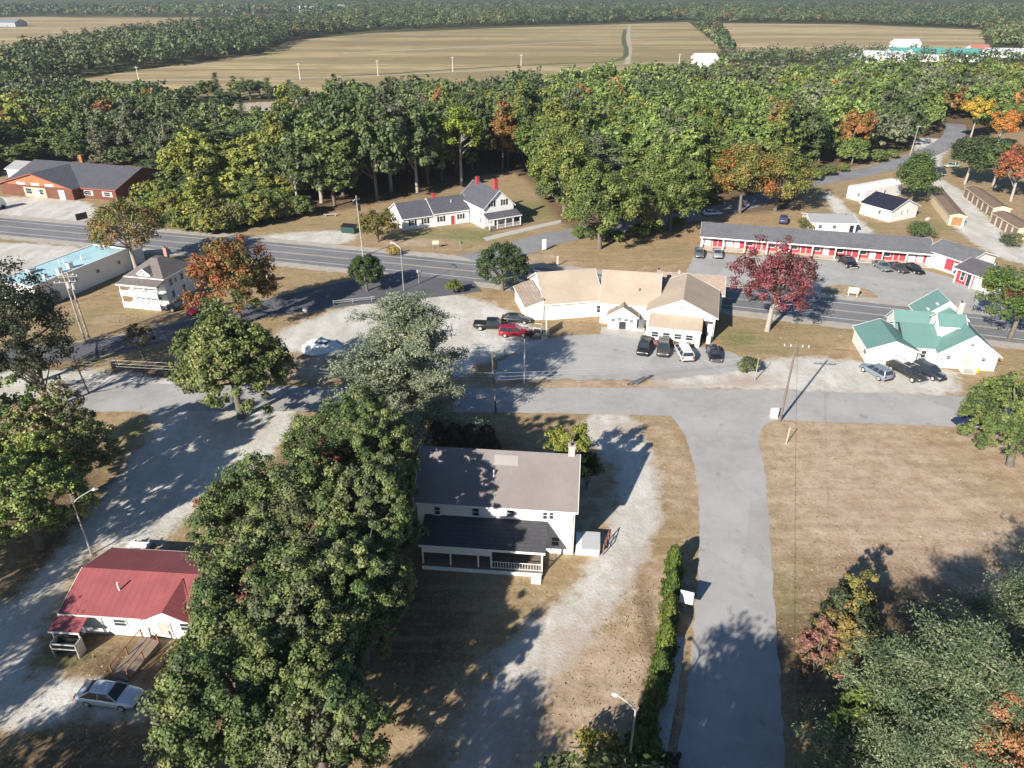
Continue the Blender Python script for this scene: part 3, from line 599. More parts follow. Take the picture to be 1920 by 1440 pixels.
# ---- D: green-roofed restaurant
D_ = Bld('cafe', 'white building with green metal roofs, west-facing dormer and double front gables by the street', 'building', 51.2, 93.6, -8.7)
D_.wing(0, 6.6, 0, 7.6, 2.35, 3.75, 'y', WHITEP, GREENROOF, .3, .1)
D_.window('W', 0, 1.2, 1.3, 1.4, .7)
D2 = frame_wing(D_, 60.7, 92.3, -9.3)
D2.wing(0, 7.7, 0, 12.5, 2.5, 5.35, 'y', WHITEP, GREENROOF, .35, .1)
D2.window('S', 0, 3.85, 3.9, .55, .5); D2.window('S', 0, 1.3, 1.7, .6, .6); D2.window('S', 0, 5.9, 1.7, .6, .6); D2.door('S', 0, 3.85, 1.3, 2.0, GREYBRICK, .15)
D2.part('canopy', MB().box(2.9, 4.9, -.5, -.01, 2.45, 2.53), TRIM); D2.rail(3.0, -1.6, 3.0, -.05, .1, 1.0); D2.rail(4.7, -1.6, 4.7, -.05, .1, 1.0); D2.part('steps', MB().box(3.0, 4.7, -1.6, -.04, 0, .15), CONC)
D2.part('gutter', MB().box(3.3, 4.6, -.07, -.01, 2.85, 2.93), GREYROOF)
D2.chimney(5.2, 9.8, 4.3, 6.4, .75, GREYBRICK)
D3 = frame_wing(D_, 57.0, 93.9, -9)      # middle, with the shaded porch
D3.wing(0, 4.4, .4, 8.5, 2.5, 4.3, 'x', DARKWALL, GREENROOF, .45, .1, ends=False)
for x in (.3, 1.6, 2.9, 3.9): D3.post(x, -.1, 0, 2.35, .13)
for x in (1.1, 2.4): D3.window('S', .4, x, 1.3, .7, 1.2)
D3.door('S', .4, 3.4, .8, 1.9, WHITEP)
D4 = frame_wing(D_, 57.6, 99.4, -9)      # rear cross wing with the white gable facing west
D4.wing(0, 5.5, 0, 4.4, 3.0, 4.9, 'x', WHITEP, GREENROOF, .25, .1); D4.window('W', 0, 1.0, 3.0, .4, .4)
D5 = frame_wing(D_, 61.7, 95.6, -9)    # dormer on the west slope
D5.wing(0, 3.5, 0, 3.6, 5.0, 6.2, 'x', WHITEP, GREENROOF, .2, .08, zb=2.9); D5.window('W', 0, 1.8, 4.7, .55, .75)
D6 = frame_wing(D_, 62.6, 102.2, -9)    # tall rear gable with two skylights
D6.wing(0, 6.5, 0, 4.6, 3.6, 6.3, 'y', WHITEP, GREENROOF, .3, .1)
for x in (.9, 2.0):
    zz = 3.6 + (x) * .83
    D6.part('skylight', MB().box(x, x + .35, .5, 1.3, zz + .05, zz + .3), LAMPG)
D7 = frame_wing(D_, 54.5, 100.6, -9); D7.part('deck', MB().box(0, 3.6, 0, 3, .9, 1.05), WOOD); D7.rail(0, 0, 3.6, 0, 1.05, 2.0, GREYROOF, .5); D7.rail(0, 0, 0, 3, 1.05, 2.0, GREYROOF, .5)
fb = Bld('flower_barrel', 'yellow planter barrel at the entry steps of the green-roofed building', 'planter', *g(1832, 698), 0)
fb.part('barrel', MB().tube([(0, 0, 0), (0, 0, .5)], [.25, .32], 10), YELLOW); fb.part('flowers', MB().tube([(0, 0, .5), (0, 0, .75)], [.34, .15], 8), mat('yellow_flowers', (.5, .42, .1), .9, .3, 8))

# ---- E: motel
E_ = Bld('motel', 'long low motel with red room fronts, white posts and a grey shingle roof', 'motel', 39.0, 145.4, -14.9)
LM = 43.6
E_.wing(0, LM, 1.5, 9.5, 3.0, 4.1, 'x', REDWALL, GREYROOF, .3, .12)
E_.shed(-.2, LM, -.25, 1.52, 2.62, 3.02, GREYROOF, 'S', .12, .1, name='walkway_roof')
E_.part('plinth', MB().box(0, LM, 1.40, 1.485, .02, .45), mat('pale_red_plinth', (.55, .28, .22), .8, .05, 1))
E_.part('walkway_slab', MB().box(-.2, LM + .2, -.3, 1.38, .0, .1), CONC)
for k in range(11): E_.post(.1 + k * 4.32, -.05, .1, 2.66, .2)
for k in range(10):
    c = 2.2 + k * 4.32
    E_.window('S', 1.5, c - 1.0, 1.6, 1.2, 1.0); E_.door('S', 1.5, c + .7, .95, 2.05, WHITEP if k % 2 else REDWALL, .1)
    if k in (0, 1, 9): E_.part('wall_panel', MB().box(c - 1.9, c - .1, 1.455, 1.488, .5, 2.5), TRIM)
E2 = frame_wing(E_, 80.7, 136.2, -64.7)
E2.wing(0, 8.3, 0, 8.5, 2.95, 4.3, 'x', WHITEP, GREYROOF, .35, .14)
for x, w in ((1.0, 1.5), (3.1, 1.5)): E2.window('S', 0, x, 1.35, w, 1.7)
E2.part('wall_panel', MB().box(.1, 4.2, -.03, -.004, .05, 2.6), TRIM); E2.part('red_panel', MB().box(4.4, 7.9, -.03, -.004, .5, 2.6), REDWALL); E2.door('S', -.03, 6.7, .95, 2.05, WHITEP, .1); E2.part('plinth', MB().box(4.3, 8.3, -.04, -.004, .02, .5), TRIM)
E3 = frame_wing(E_, 81.9, 126.7, -68)
E3.wing(0, 9.2, 0, 7.0, 2.75, 3.9, 'x', REDWALL, mat('darker_grey_shingles', (.12, .115, .125), .9, .12, .6, tiles=(.7, .3)), .7, .12)
E3.window('S', 0, 1.2, 1.4, .8, 1.6); E3.door('S', 0, 2.6, .95, 2.05, GLASS, .1); E3.window('S', 0, 7.9, 1.6, 1.0, 1.0)
for x in (.2, 3.4, 6.6, 9.0): E3.post(x, -.55, 0, 2.55, .2)
E3.part('wall_panel', MB().box(3.5, 5.0, -.03, -.004, .3, 2.2), TRIM); E3.part('plinth', MB().box(3.5, 9.1, -.045, -.032, .02, .9), TRIM); E3.vent(4, 3.4, 4.0, .4)
isl = Bld('motel_sign', 'small cream sign board on two posts on the grass island before the motel', 'sign', *g(1598, 556), -15)
isl.part('board', MB().box(-.9, .9, -.06, .06, .6, 1.7), CREAM); isl.post(-.7, 0, 0, .6, .12, CREAM); isl.post(.7, 0, 0, .6, .12, CREAM)

# ---- F: houses behind the motel
F_ = Bld('bungalow', 'small white bungalow with a navy gable roof behind the motel', 'house', 87.1, 164.8, 28)
F_.wing(0, 9.3, 0, 8.2, 2.75, 4.7, 'y', WHITEP, NAVYROOF, .35, .12)
F_.window('S', 0, 3.6, 1.9, .5, 1.0); F_.window('S', 0, 5.6, 1.9, .5, 1.0); F_.window('W', 0, 3, 1.7, .8, .9); F_.vent(4.65, 6, 4.6, .4)
T_ = Bld('mobile_home', 'white round-roofed mobile home behind the navy-roofed bungalow', 'mobile home', 88.5, 182.4, 30)
pr = [(0, 0), (5.0, 0), (5.0, 2.9)] + [(2.5 + 2.5 * cos(a), 2.9 + .75 * sin(a)) for a in np.linspace(.2, pi - .2, 7)] + [(0, 2.9)]
T_.part('body', MB().prism(pr, 'x', 0, 15), WHITEP); T_.window('W', 0, 1.6, 1.6, .8, .8); T_.window('S', 0, 3, 1.7, 1.0, .8); T_.window('S', 0, 8, 1.7, 1.0, .8); T_.door('S', 0, 5.5, .9, 2, TRIM)
U_ = Bld('mobile_home', 'long white mobile home with a light grey roof just behind the motel ridge', 'mobile home', 65.8, 156.6, -5)
U_.wing(0, 9.6, 0, 7.4, 2.4, 3.3, 'x', WHITEP, mat('pale_grey_roof', (.34, .34, .35), .8, .05, .4), .3, .1); U_.window('S', 0, 2, 1.5, .9, .8); U_.window('S', 0, 5, 1.5, .9, .8); U_.door('S', 0, 8.7, .9, 1.9, BLACK); U_.vent(8, 3.2, 3.3, .5, .08, POLEW)
# ---- G: storage units
def storage(x, y, deg, w, L, n, label, door_side, dm, endm=CREAM, enddoor=False):
    b = Bld('storage_units', label, 'storage units', x, y, deg, 'self-storage rows behind the motel')
    b.wing(0, w, 0, L, 2.25, 2.75, 'y', endm, BROWNROOF, .2, .1, trim=CREAM)
    for k in range(n):
        c = (k + .5) * L / n
        o = b.part('roller_door', MB().box(*b._face(door_side, 0 if door_side == 'W' else w, c, 1.0, L / n * .72, 1.9, -.01, .04)), dm)
    if enddoor: b.part('roller_door', MB().box(*b._face('S', 0, w / 2, 1.05, w * .66, 1.9, -.01, .05)), mat('orange_tan_door', (.34, .19, .08), .6, .1, 1, lines=('Z', .4, .3)))
    return b
storage(99.4, 162.5, -17, 3.2, 26, 9, 'narrow storage block with an orange-tan end door, left of the gravel yard', 'E', DOORTAN, enddoor=True)
storage(112.9, 168.7, -12, 3.6, 20.5, 6, 'farther row of cream storage units with brown roof right of the gravel yard', 'W', DOORGREY)
storage(108.8, 152.3, -6.6, 4.0, 12.5, 5, 'nearer row of cream storage units with brown roof right of the gravel yard', 'W', DOORGREY)

# ---- H: white farmhouse
H_ = Bld('farmhouse', 'white farmhouse with dark grey roofs, black shutters and red chimneys at the wood edge', 'house', -24.2, 158.5, 25.6)
H_.wing(0, 7.6, 0, 9.5, 2.6, 4.95, 'x', WHITE, BARNROOF, .3)
H_.window('S', 0, 2.2, 1.5, .8, 1.1, shutters=BLACK); H_.window('S', 0, 5.2, 1.5, .8, 1.1, shutters=BLACK); H_.window('W', 0, 4.8, 3.3, .6, .7); H_.door('W', 0, 3.4, .9, 2, GREYROOF); H_.window('W', 0, 7, 1.5, .7, 1)
H2 = frame_wing(H_, -17.5, 161.4, 25.6)
H2.wing(0, 8.5, 0, 8.4, 3.0, 5.35, 'x', WHITE, BARNROOF, .3)
H2.window('S', 0, 1.6, 1.6, .9, 1.2, shutters=BLACK); H2.door('S', 0, 4.4, .9, 2, REDBRICK); H2.window('S', 0, 6.4, 1.6, .8, 1.1, shutters=BLACK); H2.chimney(1.6, 4.4, 5.0, 6.4, .75, REDBRICK); H2.vent(5.0, 2.2, 4.6, .5)
H3 = frame_wing(H_, -6.2, 159.6, 31)
H3.wing(0, 7.6, 0, 11.5, 4.7, 8.1, 'y', WHITE, BARNROOF, .35)
H3.window('S', 0, 2.0, 5.4, .75, 1.2, shutters=BLACK); H3.window('S', 0, 5.2, 5.4, .75, 1.2, shutters=BLACK); H3.window('W', 0, 1.2, 4.0, .7, .8); H3.window('W', 0, 1.6, 1.6, .7, 1.1)
H3.chimney(3.9, 1.6, 7.4, 10.3, .85, REDBRICK); H3.chimney(3.5, 9.3, 7.4, 9.4, .75, REDBRICK)
H3.shed(-.2, 8.2, -2.6, .01, 2.6, 3.4, BARNROOF, 'S'); H3.part('porch_floor', MB().box(-.1, 8.1, -2.5, -.01, .1, .4), WOOD)
for x in (0, 2.0, 4.1, 6.1, 8.0): H3.post(x, -2.4, .4, 2.65, .18)
H3.rail(2.0, -2.4, 8.0, -2.4, .4, 1.2); H3.window('S', 0, 1.3, 1.7, .7, 1.1); H3.door('S', 0, 3.0, .9, 2.0, GLASS, .4); H3.window('S', 0, 5.6, 1.8, 1.4, 1.1)
# ---- I: brown hall at upper left
I_ = Bld('hall', 'wide rust-brown building with slate-grey gable roofs at the far upper left', 'building', -133.0, 193.2, -16)
I_.wing(0, 34.2, 0, 21, 2.75, 6.1, 'x', BRICK, BARNROOF, .5, .2, trim=mat('red_brown_trim', (.36, .10, .07), .7, .1, 1))
I2 = frame_wing(I_, -133.4, 190.6, -16)
I2.wing(0, 23, 0, 12, 2.8, 5.9, 'y', BRICK, BARNROOF, .5, .2, trim=mat('red_brown_trim', (.36, .10, .07)))
I2.part('gable_panel', MB().prism([(1.2, 3.0), (21.8, 3.0), (11.5, 5.75)], 'y', -.06, -.005), TANWALL)
for x in (6.0, 10.5, 15.0): I2.part('sign_panel', MB().box(x, x + 2.6, -.14, -.065, 3.05, 3.65), TRIM)
I2.part('entry_wall', MB().box(7.6, 14.6, -.09, -.008, .05, 2.5), mat('pale_tan_wall', (.62, .42, .28), .8, .1, 1)); I2.window('S', -.09, 9.2, 1.5, 2.0, 1.5); I2.door('S', -.09, 11.4, 1.2, 2.0, WHITEP); I2.window('S', -.09, 13.2, 1.5, 1.4, 1.4)
I2.door('S', 0, 19.5, 1.6, 2.2, WHITEP)
for x in (25.6, 31.5): I_.window('S', 0, x, 1.5, 2.0, 1.1, shutters=TRIM)
I_.door('E', 34.2, 5, 1.0, 2.0, BLACK); I_.window('E', 34.2, 12, 2.0, 1.0, .8); I_.chimney(14, 12, 5, 8.0, .9, TANWALL)
I3 = Bld('shed', 'long pale grey-roofed shed behind the left end of the rust-brown hall', 'shed', -141, 206, -16); I3.wing(0, 18, 0, 8, 3.2, 4.6, 'x', WHITEP, mat('pale_grey_roof', (.34, .34, .35)), .3); I3.door('S', 0, 8, 3, 2.5, GREYROOF)
# ---- J: flat pale-blue roof
J_ = Bld('shop', 'long white flat-roofed building with a pale turquoise roof beside the highway', 'building', -79.7, 113.6, 71.7)
J_.part('wall', MB().box(0, 20.8, 0, 8.2, 0, 4.0), WHITEP)
J_.part('roof', MB().box(.25, 20.55, .25, 7.95, 4.0, 4.04), BLUEROOF)
J_.part('parapet', MB().box(-.03, .22, -.03, 8.23, 4.001, 4.17).box(20.58, 20.83, -.03, 8.23, 4.001, 4.17).box(.221, 20.579, -.03, .22, 4.001, 4.17).box(.221, 20.579, 7.98, 8.23, 4.001, 4.17), TRIM)
for x, y, w, h in ((4.5, 5.6, 1.3, .8), (6.2, 1.0, .8, .9), (8.6, 1.2, .9, 1.0), (3.6, 1.4, .7, .7)): J_.part('roof_unit', MB().box(x, x + w, y, y + w * .8, 4.04, 4.04 + h), ALU)
for x, y in ((10, 5.0), (10.6, 4.6), (13, 3)): J_.vent(x, y, 4.1, .8, .1)
J_.wing(21.0, 25.4, 1.2, 7.2, 2.9, 3.9, 'x', WHITEP, mat('pale_grey_roof', (.34, .34, .35)), .25); J_.door('E', 25.4, 3.2, 1.2, 2.1, BLACK)
for x in (3, 8, 13, 18): J_.window('S', 0, x, 2.3, .8, .7)
J_.window('W', 0, 4, 1.8, 3.0, 1.4)
for x in (2.1, 3.0): J_.part('service_box', MB().box(x, x + .7, -.9, -.05, .1, 1.9), GREYROOF)
# ---- K: two-storey house with stacked porches
K_ = Bld('porch_house', 'white two-storey house with a hip roof and stacked front porches beside the orange maple', 'house', -65.3, 116.6, -13)
K_.part('wall', MB().box(0, 7.0, 0, 7.6, 0, 4.95), WHITE)
o_ = .35; K_.part('roof', MB().poly([(-o_, -o_, 4.9), (7 + o_, -o_, 4.9), (4.1, 3.2, 7.2), (2.9, 3.2, 7.2)]).poly([(7 + o_, -o_, 4.9), (7 + o_, 7.6 + o_, 4.9), (4.1, 4.6, 7.2), (4.1, 3.2, 7.2)]).poly([(7 + o_, 7.6 + o_, 4.9), (-o_, 7.6 + o_, 4.9), (2.9, 4.6, 7.2), (4.1, 4.6, 7.2)]).poly([(-o_, 7.6 + o_, 4.9), (-o_, -o_, 4.9), (2.9, 3.2, 7.2), (2.9, 4.6, 7.2)]).poly([(2.9, 3.2, 7.2), (4.1, 3.2, 7.2), (4.1, 4.6, 7.2), (2.9, 4.6, 7.2)]).poly([(-o_, -o_, 4.9), (-o_, 7.6 + o_, 4.9), (7 + o_, 7.6 + o_, 4.9), (7 + o_, -o_, 4.9)]), mat('grey_brown_shingles', (.19, .165, .155), .9, .12, .5, tiles=(.6, .25)))
K_.part('trim', MB().box(-.38, 7.38, -.4, -.352, 4.74, 4.92).box(7.352, 7.4, -.35, 7.95, 4.74, 4.92), TRIM)
K_.wing(2.4, 4.6, -.1, 2.4, 5.5, 6.3, 'y', WHITEP, mat('grey_brown_shingles', (.19, .165, .155)), .15, .08, zb=4.95); K_.window('S', -.1, 3.5, 5.35, .7, .4)
K_.chimney(4.2, 5.6, 6.4, 8.3, .6, REDBRICK if False else mat('pinkish_brick', (.45, .27, .22), .8, .1, 3))
K_.shed(-.3, 7.3, -2.5, -.02, 4.15, 4.75, mat('grey_brown_shingles', (.19, .165, .155)), 'S')
K_.part('balcony_floor', MB().box(-.1, 7.1, -2.3, -.02, 2.35, 2.5), TRIM); K_.part('balcony_front', MB().box(-.1, 7.1, -2.38, -2.31, 2.2, 3.2), WHITEP)
K_.part('porch_floor', MB().box(-.1, 7.1, -2.3, -.02, .1, .35), TRIM); K_.part('porch_front', MB().box(-.1, 7.1, -2.38, -2.31, .05, 1.1), WHITEP)
for x in (0, 2.3, 4.7, 7.0):
    K_.post(x, -2.2, 2.5, 4.2, .15); K_.post(x, -2.2, .35, 2.34, .15)
for z in (1.6, 3.7):
    for y in (1.6, 4.6): K_.window('E', 7.0, y, z, .8, 1.25)
    for x in (1.2, 5.4): K_.window('S', 0, x, z, .8, 1.2)
    K_.door('S', 0, 3.3, .9, 1.9, WHITEP, z - 1.2 if z > 2 else .36)
K_.window('E', 7.0, 2.9, 3.7, .5, .9)
K_.wing(.5, 6.5, 7.61, 11.0, 2.6, 3.6, 'y', WHITEP, mat('grey_brown_shingles', (.19, .165, .155)), .2)

# ---- far buildings
def barn(px, py, w, d, ze, zr, label, roof, wall=WHITEP, deg=0, axis='x', name='barn', cat='building', group=None):
    x, y = g(px, py); b = Bld(name, label, cat, x, y, deg, group); b.wing(-w / 2, w / 2, 0, d, ze, zr, axis, wall, roof, .3, .2, trim=None)
    for c in (-w / 4, w / 4): b.window('S', 0, c, ze * .55, 1.2, 1.4, bars=False)
    b.door('S', 0, 0, 1.6, 2.2, GREYROOF); return b
PGR = mat('pale_grey_roof', (.34, .34, .35)); TEAL = mat('teal_roof', (.12, .36, .32), .6, .05, .3)
WR = mat('white_metal_roof', (.7, .7, .72), .5, .05, .3)
barn(1325, 132, 14, 12, 7, 9.5, 'tall white farm building standing alone at the edge of the wide field', WR, deg=8)
barn(1352, 133, 9, 10, 3, 5, 'low pale shed right beside the tall white farm building', PGR, deg=8)
barn(1660, 118, 26, 20, 4, 7, 'white-roofed building left of the teal-roofed complex in the distance', WR, deg=-6)
barn(1722, 112, 40, 18, 5, 7.5, 'distant long building with a teal roof, left one of the pair', TEAL, deg=-4)
barn(1778, 116, 46, 22, 5, 8, 'distant long building with a teal roof, right one of the pair', TEAL, deg=-7)
barn(1700, 100, 20, 12, 7, 10, 'white block rising behind the teal-roofed complex', WR)
barn(1838, 106, 14, 12, 5, 8, 'distant building with rust-red roof beyond the teal-roofed complex', mat('rust_red_roof', (.42, .17, .12), .8, .1, 1))
barn(1895, 108, 34, 14, 4, 6, 'long white-roofed shed at the far right beyond the trees', WR, deg=-5)
barn(1620, 108, 16, 10, 3, 5, 'low pale roof half hidden among trees left of the teal roofs', PGR)
barn(14, 50, 30, 18, 5, 9, 'grey farm shed at the far left edge of the straw field', mat('blue_grey_roof', (.2, .22, .25), .6, .1, .1), mat('blue_grey_wall', (.35, .37, .40), .7, .1, .1), deg=-20)
for px, py, l in ((386, 17, 'tiny white farmhouse, leftmost of those beyond the straw field'), (433, 13, 'tiny white barn, second from left beyond the straw field'), (575, 24, 'tiny white shed near the far edge of the straw field'), (645, 21, 'tiny white house at the right end of the straw field'), (1030, 24, 'long pale roof in the woods beyond the stubble field'), (1255, 10, 'tiny rusty-roofed house among the far right woods')):
    barn(px, py, 30, 18, 7, 12, l, WR, deg=px % 20 - 10)
barn(1205, 292, 6, 6, 3.5, 5.2, 'small white shed in the clearing among the bright green trees', WR, name='shed', cat='shed', deg=20)
# ---------------------------------------------------------------- vehicles
_VM = {}
def loft(mb, st, close=True):
    """stations (x, z_low, z_top, half_width) -> rounded body"""
    n0 = len(mb.v); k = 10
    for x, zb, zt, w in st:
        h = zt - zb
        for yy, zz in ((-.80, 0), (-1, .22), (-1, .62), (-.96, .82), (-.80, 1), (.80, 1), (.96, .82), (1, .62), (1, .22), (.80, 0)): mb.v.append((x, yy * w, zb + zz * h))
    for i in range(len(st) - 1):
        for j in range(k):
            a = n0 + i * k + j; b = n0 + i * k + (j + 1) % k; mb.f.append((a, b, b + k, a + k))
    mb.f.append(tuple(n0 + j for j in range(k))[::-1]); m = n0 + (len(st) - 1) * k; mb.f.append(tuple(m + j for j in range(k)))
KIND = {
 'sedan': dict(body=[(-2.38, .42, .78, .70), (-2.28, .30, .96, .82), (-1.7, .2, 1.0, .9), (-.2, .2, .97, .91), (1.1, .2, .93, .9), (1.9, .24, .82, .86), (2.25, .3, .7, .78), (2.4, .4, .6, .66)], cab=(-1.95, 1.15, .95, .82), top=(-1.15, .35, 1.42, .6), wx=(-1.4, 1.42), r=.33, W=.9),
 'suv': dict(body=[(-2.3, .45, 1.0, .78), (-2.22, .3, 1.1, .88), (-1.6, .25, 1.12, .93), (0, .25, 1.1, .94), (1.15, .25, 1.06, .93), (1.95, .3, .98, .89), (2.25, .35, .86, .8), (2.36, .45, .72, .7)], cab=(-2.2, 1.2, 1.08, .86), top=(-1.95, .42, 1.68, .68), wx=(-1.4, 1.42), r=.37, W=.93),
 'pickup': dict(body=[(-2.95, .5, 1.12, .88), (-2.88, .45, 1.16, .94), (-1.0, .42, 1.16, .96), (.2, .4, 1.14, .96), (1.55, .4, 1.12, .95), (2.4, .42, 1.08, .92), (2.72, .45, .95, .88), (2.86, .5, .8, .8)], cab=(-1.0, 1.5, 1.12, .88), top=(-.8, .8, 1.8, .72), wx=(-1.85, 1.8), r=.42, W=.97),
 'van': dict(body=[(-2.5, .4, 1.05, .82), (-2.42, .28, 1.12, .92), (-1.6, .22, 1.14, .97), (0, .22, 1.12, .98), (1.4, .24, 1.05, .96), (2.1, .28, .92, .9), (2.4, .34, .78, .8), (2.5, .42, .68, .7)], cab=(-2.4, 1.75, 1.1, .9), top=(-2.2, .75, 1.74, .74), wx=(-1.5, 1.6), r=.35, W=.97)}
def vmesh(kind):
    if kind in _VM: return _VM[kind]
    K = KIND[kind]; d = {}
    def keep(key, mb, m, smooth=False):
        o = mb.build(key, m, None, smooth); d[key] = o.data; bpy.data.objects.remove(o)
    b = MB(); loft(b, K['body']); keep('body', b, PAINT, True)
    d['body'].polygons.foreach_set('use_smooth', [True] * len(d['body'].polygons))
    bx0, bx1, bz, bw = K['cab']; tx0, tx1, tz, tw = K['top']
    def q(t, x0=bx0, x1=bx1): pass
    gl = MB(); lo = [(bx0, -bw, bz - .06), (bx1, -bw, bz - .06), (bx1, bw, bz - .06), (bx0, bw, bz - .06)]; hi = [(tx0, -tw, tz - .05), (tx1, -tw, tz - .05), (tx1, tw, tz - .05), (tx0, tw, tz - .05)]
    gl.v = lo + hi; gl.f = [(0, 1, 5, 4), (1, 2, 6, 5), (2, 3, 7, 6), (3, 0, 4, 7), (4, 5, 6, 7), (3, 2, 1, 0)]; keep('windows', gl, GLASS)
    rf = MB(); rf.v = [(tx0 - .05, -tw - .02, tz - .07), (tx1 + .04, -tw - .02, tz - .07), (tx1 + .04, tw + .02, tz - .07), (tx0 - .05, tw + .02, tz - .07), (tx0 + .08, -tw + .1, tz), (tx1 - .1, -tw + .1, tz), (tx1 - .1, tw - .1, tz), (tx0 + .08, tw - .1, tz)]
    rf.f = [(0, 1, 5, 4), (1, 2, 6, 5), (2, 3, 7, 6), (3, 0, 4, 7), (4, 5, 6, 7), (3, 2, 1, 0)]
    for s in (-1, 1):
        for (xa, xb) in ((bx0 + .02, tx0), (bx1 - .02, tx1)): rf.tube([(xa, s * bw * .99, bz - .02), (xb, s * tw * 1.0, tz - .04)], .045, 5)
        for f in ((.5,) if kind == 'pickup' else (.38, .68) if kind != 'sedan' else (.5,)):
            rf.tube([(bx0 + (bx1 - bx0) * f, s * bw * 1.0, bz - .02), (tx0 + (tx1 - tx0) * f, s * tw * 1.0, tz - .04)], .035, 4)
    keep('roof', rf, PAINT)
    W, r = K['W'], K['r']; ty = MB().tube([(0, -.11, 0), (0, -.09, 0), (0, .09, 0), (0, .11, 0)], [r * .86, r, r, r * .86], 16); keep('wheel', ty, RUBBER)
    rm = MB().tube([(0, -.118, 0), (0, .118, 0)], r * .6, 12); keep('rim', rm, ALU)
    x = K['body'][-1][0]; z = (K['body'][-2][1] + K['body'][-2][2]) / 2 + .1; keep('headlight', MB().box(-.14, .09, -.17, .17, -.08, .07), LAMPG)
    x0 = K['body'][0][0]; keep('taillight', MB().box(-.06, .1, -.15, .15, -.1, .12), REDP)
    keep('bumper', MB().box(-.06, .06, -W * .8, W * .8, -.1, .08), BLACK if kind != 'pickup' else ALU)
    if kind == 'pickup': keep('bed', MB().box(-2.8, -1.08, -.8, .8, 1.12, 1.165), BLACK)
    _VM[kind] = d; return d
def vehicle(kind, label, px, py, head, col, group=None, roof_rack=False, name=None, cat=None):
    d = vmesh(kind); K = KIND[kind]; x, y = g(px, py)
    root = thing(name or {'sedan': 'parked_car', 'suv': 'parked_suv', 'pickup': 'pickup_truck', 'van': 'minivan'}[kind], label, cat or {'sedan': 'car', 'suv': 'car', 'pickup': 'pickup truck', 'van': 'van'}[kind], (x, y, .03), head, group)
    def put(n, loc=(0, 0, 0), par=None):
        o = bpy.data.objects.new(n, d[n]); COL.objects.link(o); o.parent = par or root; o.location = loc; o.color = (*col, 1); return o
    put('body'); put('windows'); put('roof')
    if kind == 'pickup': put('bed')
    for wx in K['wx']:
        for s in (-1, 1):
            w = put('wheel', (wx, s * (K['W'] - .10), K['r'])); put('rim', (0, 0, 0), w)
    B1, B0 = K['body'][-2], K['body'][1]
    for s in (-1, 1):
        put('headlight', (B1[0] + .0, s * B1[3] * .74, B1[2] - .14)); put('taillight', (B0[0] - .06, s * B0[3] * .8, B0[2] - .2))
    put('bumper', (K['body'][-1][0] - .02, 0, .42)); put('bumper', (K['body'][0][0] + .02, 0, .46))
    if roof_rack:
        rk = MB(); 
        for yy in (-.8, .8): rk.tube([(-2.7, yy, 1.15), (-2.7, yy, 1.85), (1.0, yy, 1.95)], .035, 5)
        for xx in (-2.7, -1.6, -.5, .6): rk.tube([(xx, -.8, 1.9), (xx, .8, 1.9)], .03, 5)
        o = rk.build('rack', ALU, root)
    return root
SILV = (.66, .69, .74); BLK = (.018, .018, .02); DGRY = (.09, .09, .1)
vehicle('sedan', 'silver sedan parked on the gravel drive below the red-roofed building', 210, 1312, -8, SILV)
vehicle('pickup', 'black pickup truck parked on the pale gravel beside a red car', 923, 617, -4, BLK)
vehicle('sedan', 'dark grey sedan just beyond the nose of the black pickup on the gravel', 968, 604, -8, (.04, .04, .045))
vehicle('suv', 'red estate car parked beside the black pickup on the gravel', 963, 629, 2, (.42, .015, .035))
gF = 'cars nosed in along the tan-roofed restaurant'
vehicle('suv', 'black SUV, leftmost of the row before the tan-roofed restaurant', 1207, 658, 254, (.03, .03, .035), gF)
vehicle('suv', 'grey-brown SUV between the black SUV and the white minivan', 1243, 660, 258, (.09, .085, .08), gF)
vehicle('van', 'white minivan parked before the restaurant porch', 1281, 668, 93, (.72, .73, .72), gF)
vehicle('sedan', 'black sedan standing alone at the right end of the restaurant row', 1337, 669, 266, (.025, .022, .03), gF)
gD = 'vehicles parked before the green-roofed building'
vehicle('suv', 'blue-grey SUV before the left wing of the green-roofed building', 1641, 704, 111, (.24, .29, .36), gD)
vehicle('pickup', 'black pickup with a pale ladder rack before the green-roofed building', 1698, 705, 292, (.05, .05, .05), gD, roof_rack=True)
vehicle('suv', 'dark navy SUV, rightmost of the three before the green-roofed building', 1739, 704, 294, (.04, .045, .07), gD)
gE = 'cars parked along the motel'
vehicle('sedan', 'grey sedan at the far left end of the motel', 1310, 479, 260, (.16, .17, .18), gE)
vehicle('sedan', 'pale silver-pink sedan second from the left end of the motel', 1344, 480, 262, (.45, .40, .41), gE)
vehicle('pickup', 'black pickup backed up to the middle of the motel', 1587, 497, 274, BLK, gE)
vehicle('sedan', 'grey sedan, leftmost of three together at the motel right of the pickup', 1653, 504, 278, (.2, .23, .23), gE)
vehicle('sedan', 'dark brown sedan between two others at the right part of the motel', 1682, 507, 284, (.09, .07, .07), gE)
vehicle('sedan', 'black sedan, rightmost of three together at the motel', 1711, 509, 284, BLK, gE)
vehicle('suv', 'black SUV parked beside the porch house under the orange maple', 340, 580, 205, BLK)
vehicle('sedan', 'dark red car half under the orange maple by the local road', 376, 585, 243, (.25, .01, .04))
vehicle('sedan', 'dark blue car half hidden by the tree at the right end of the street', 1822, 796, 186, (.03, .04, .1))
vehicle('pickup', 'dark pickup turning on the road beyond the storage yard', 1762, 326, 262, (.04, .045, .06))
vehicle('sedan', 'pale green-white car parked by the trees beyond the storage yard', 1784, 314, 190, (.5, .55, .42))
vehicle('sedan', 'silver car in the tree shade left of the motel roof', 1334, 404, 10, SILV)
vehicle('suv', 'dark blue car standing in deep shade behind the left part of the motel', 1468, 417, 70, (.06, .08, .2))
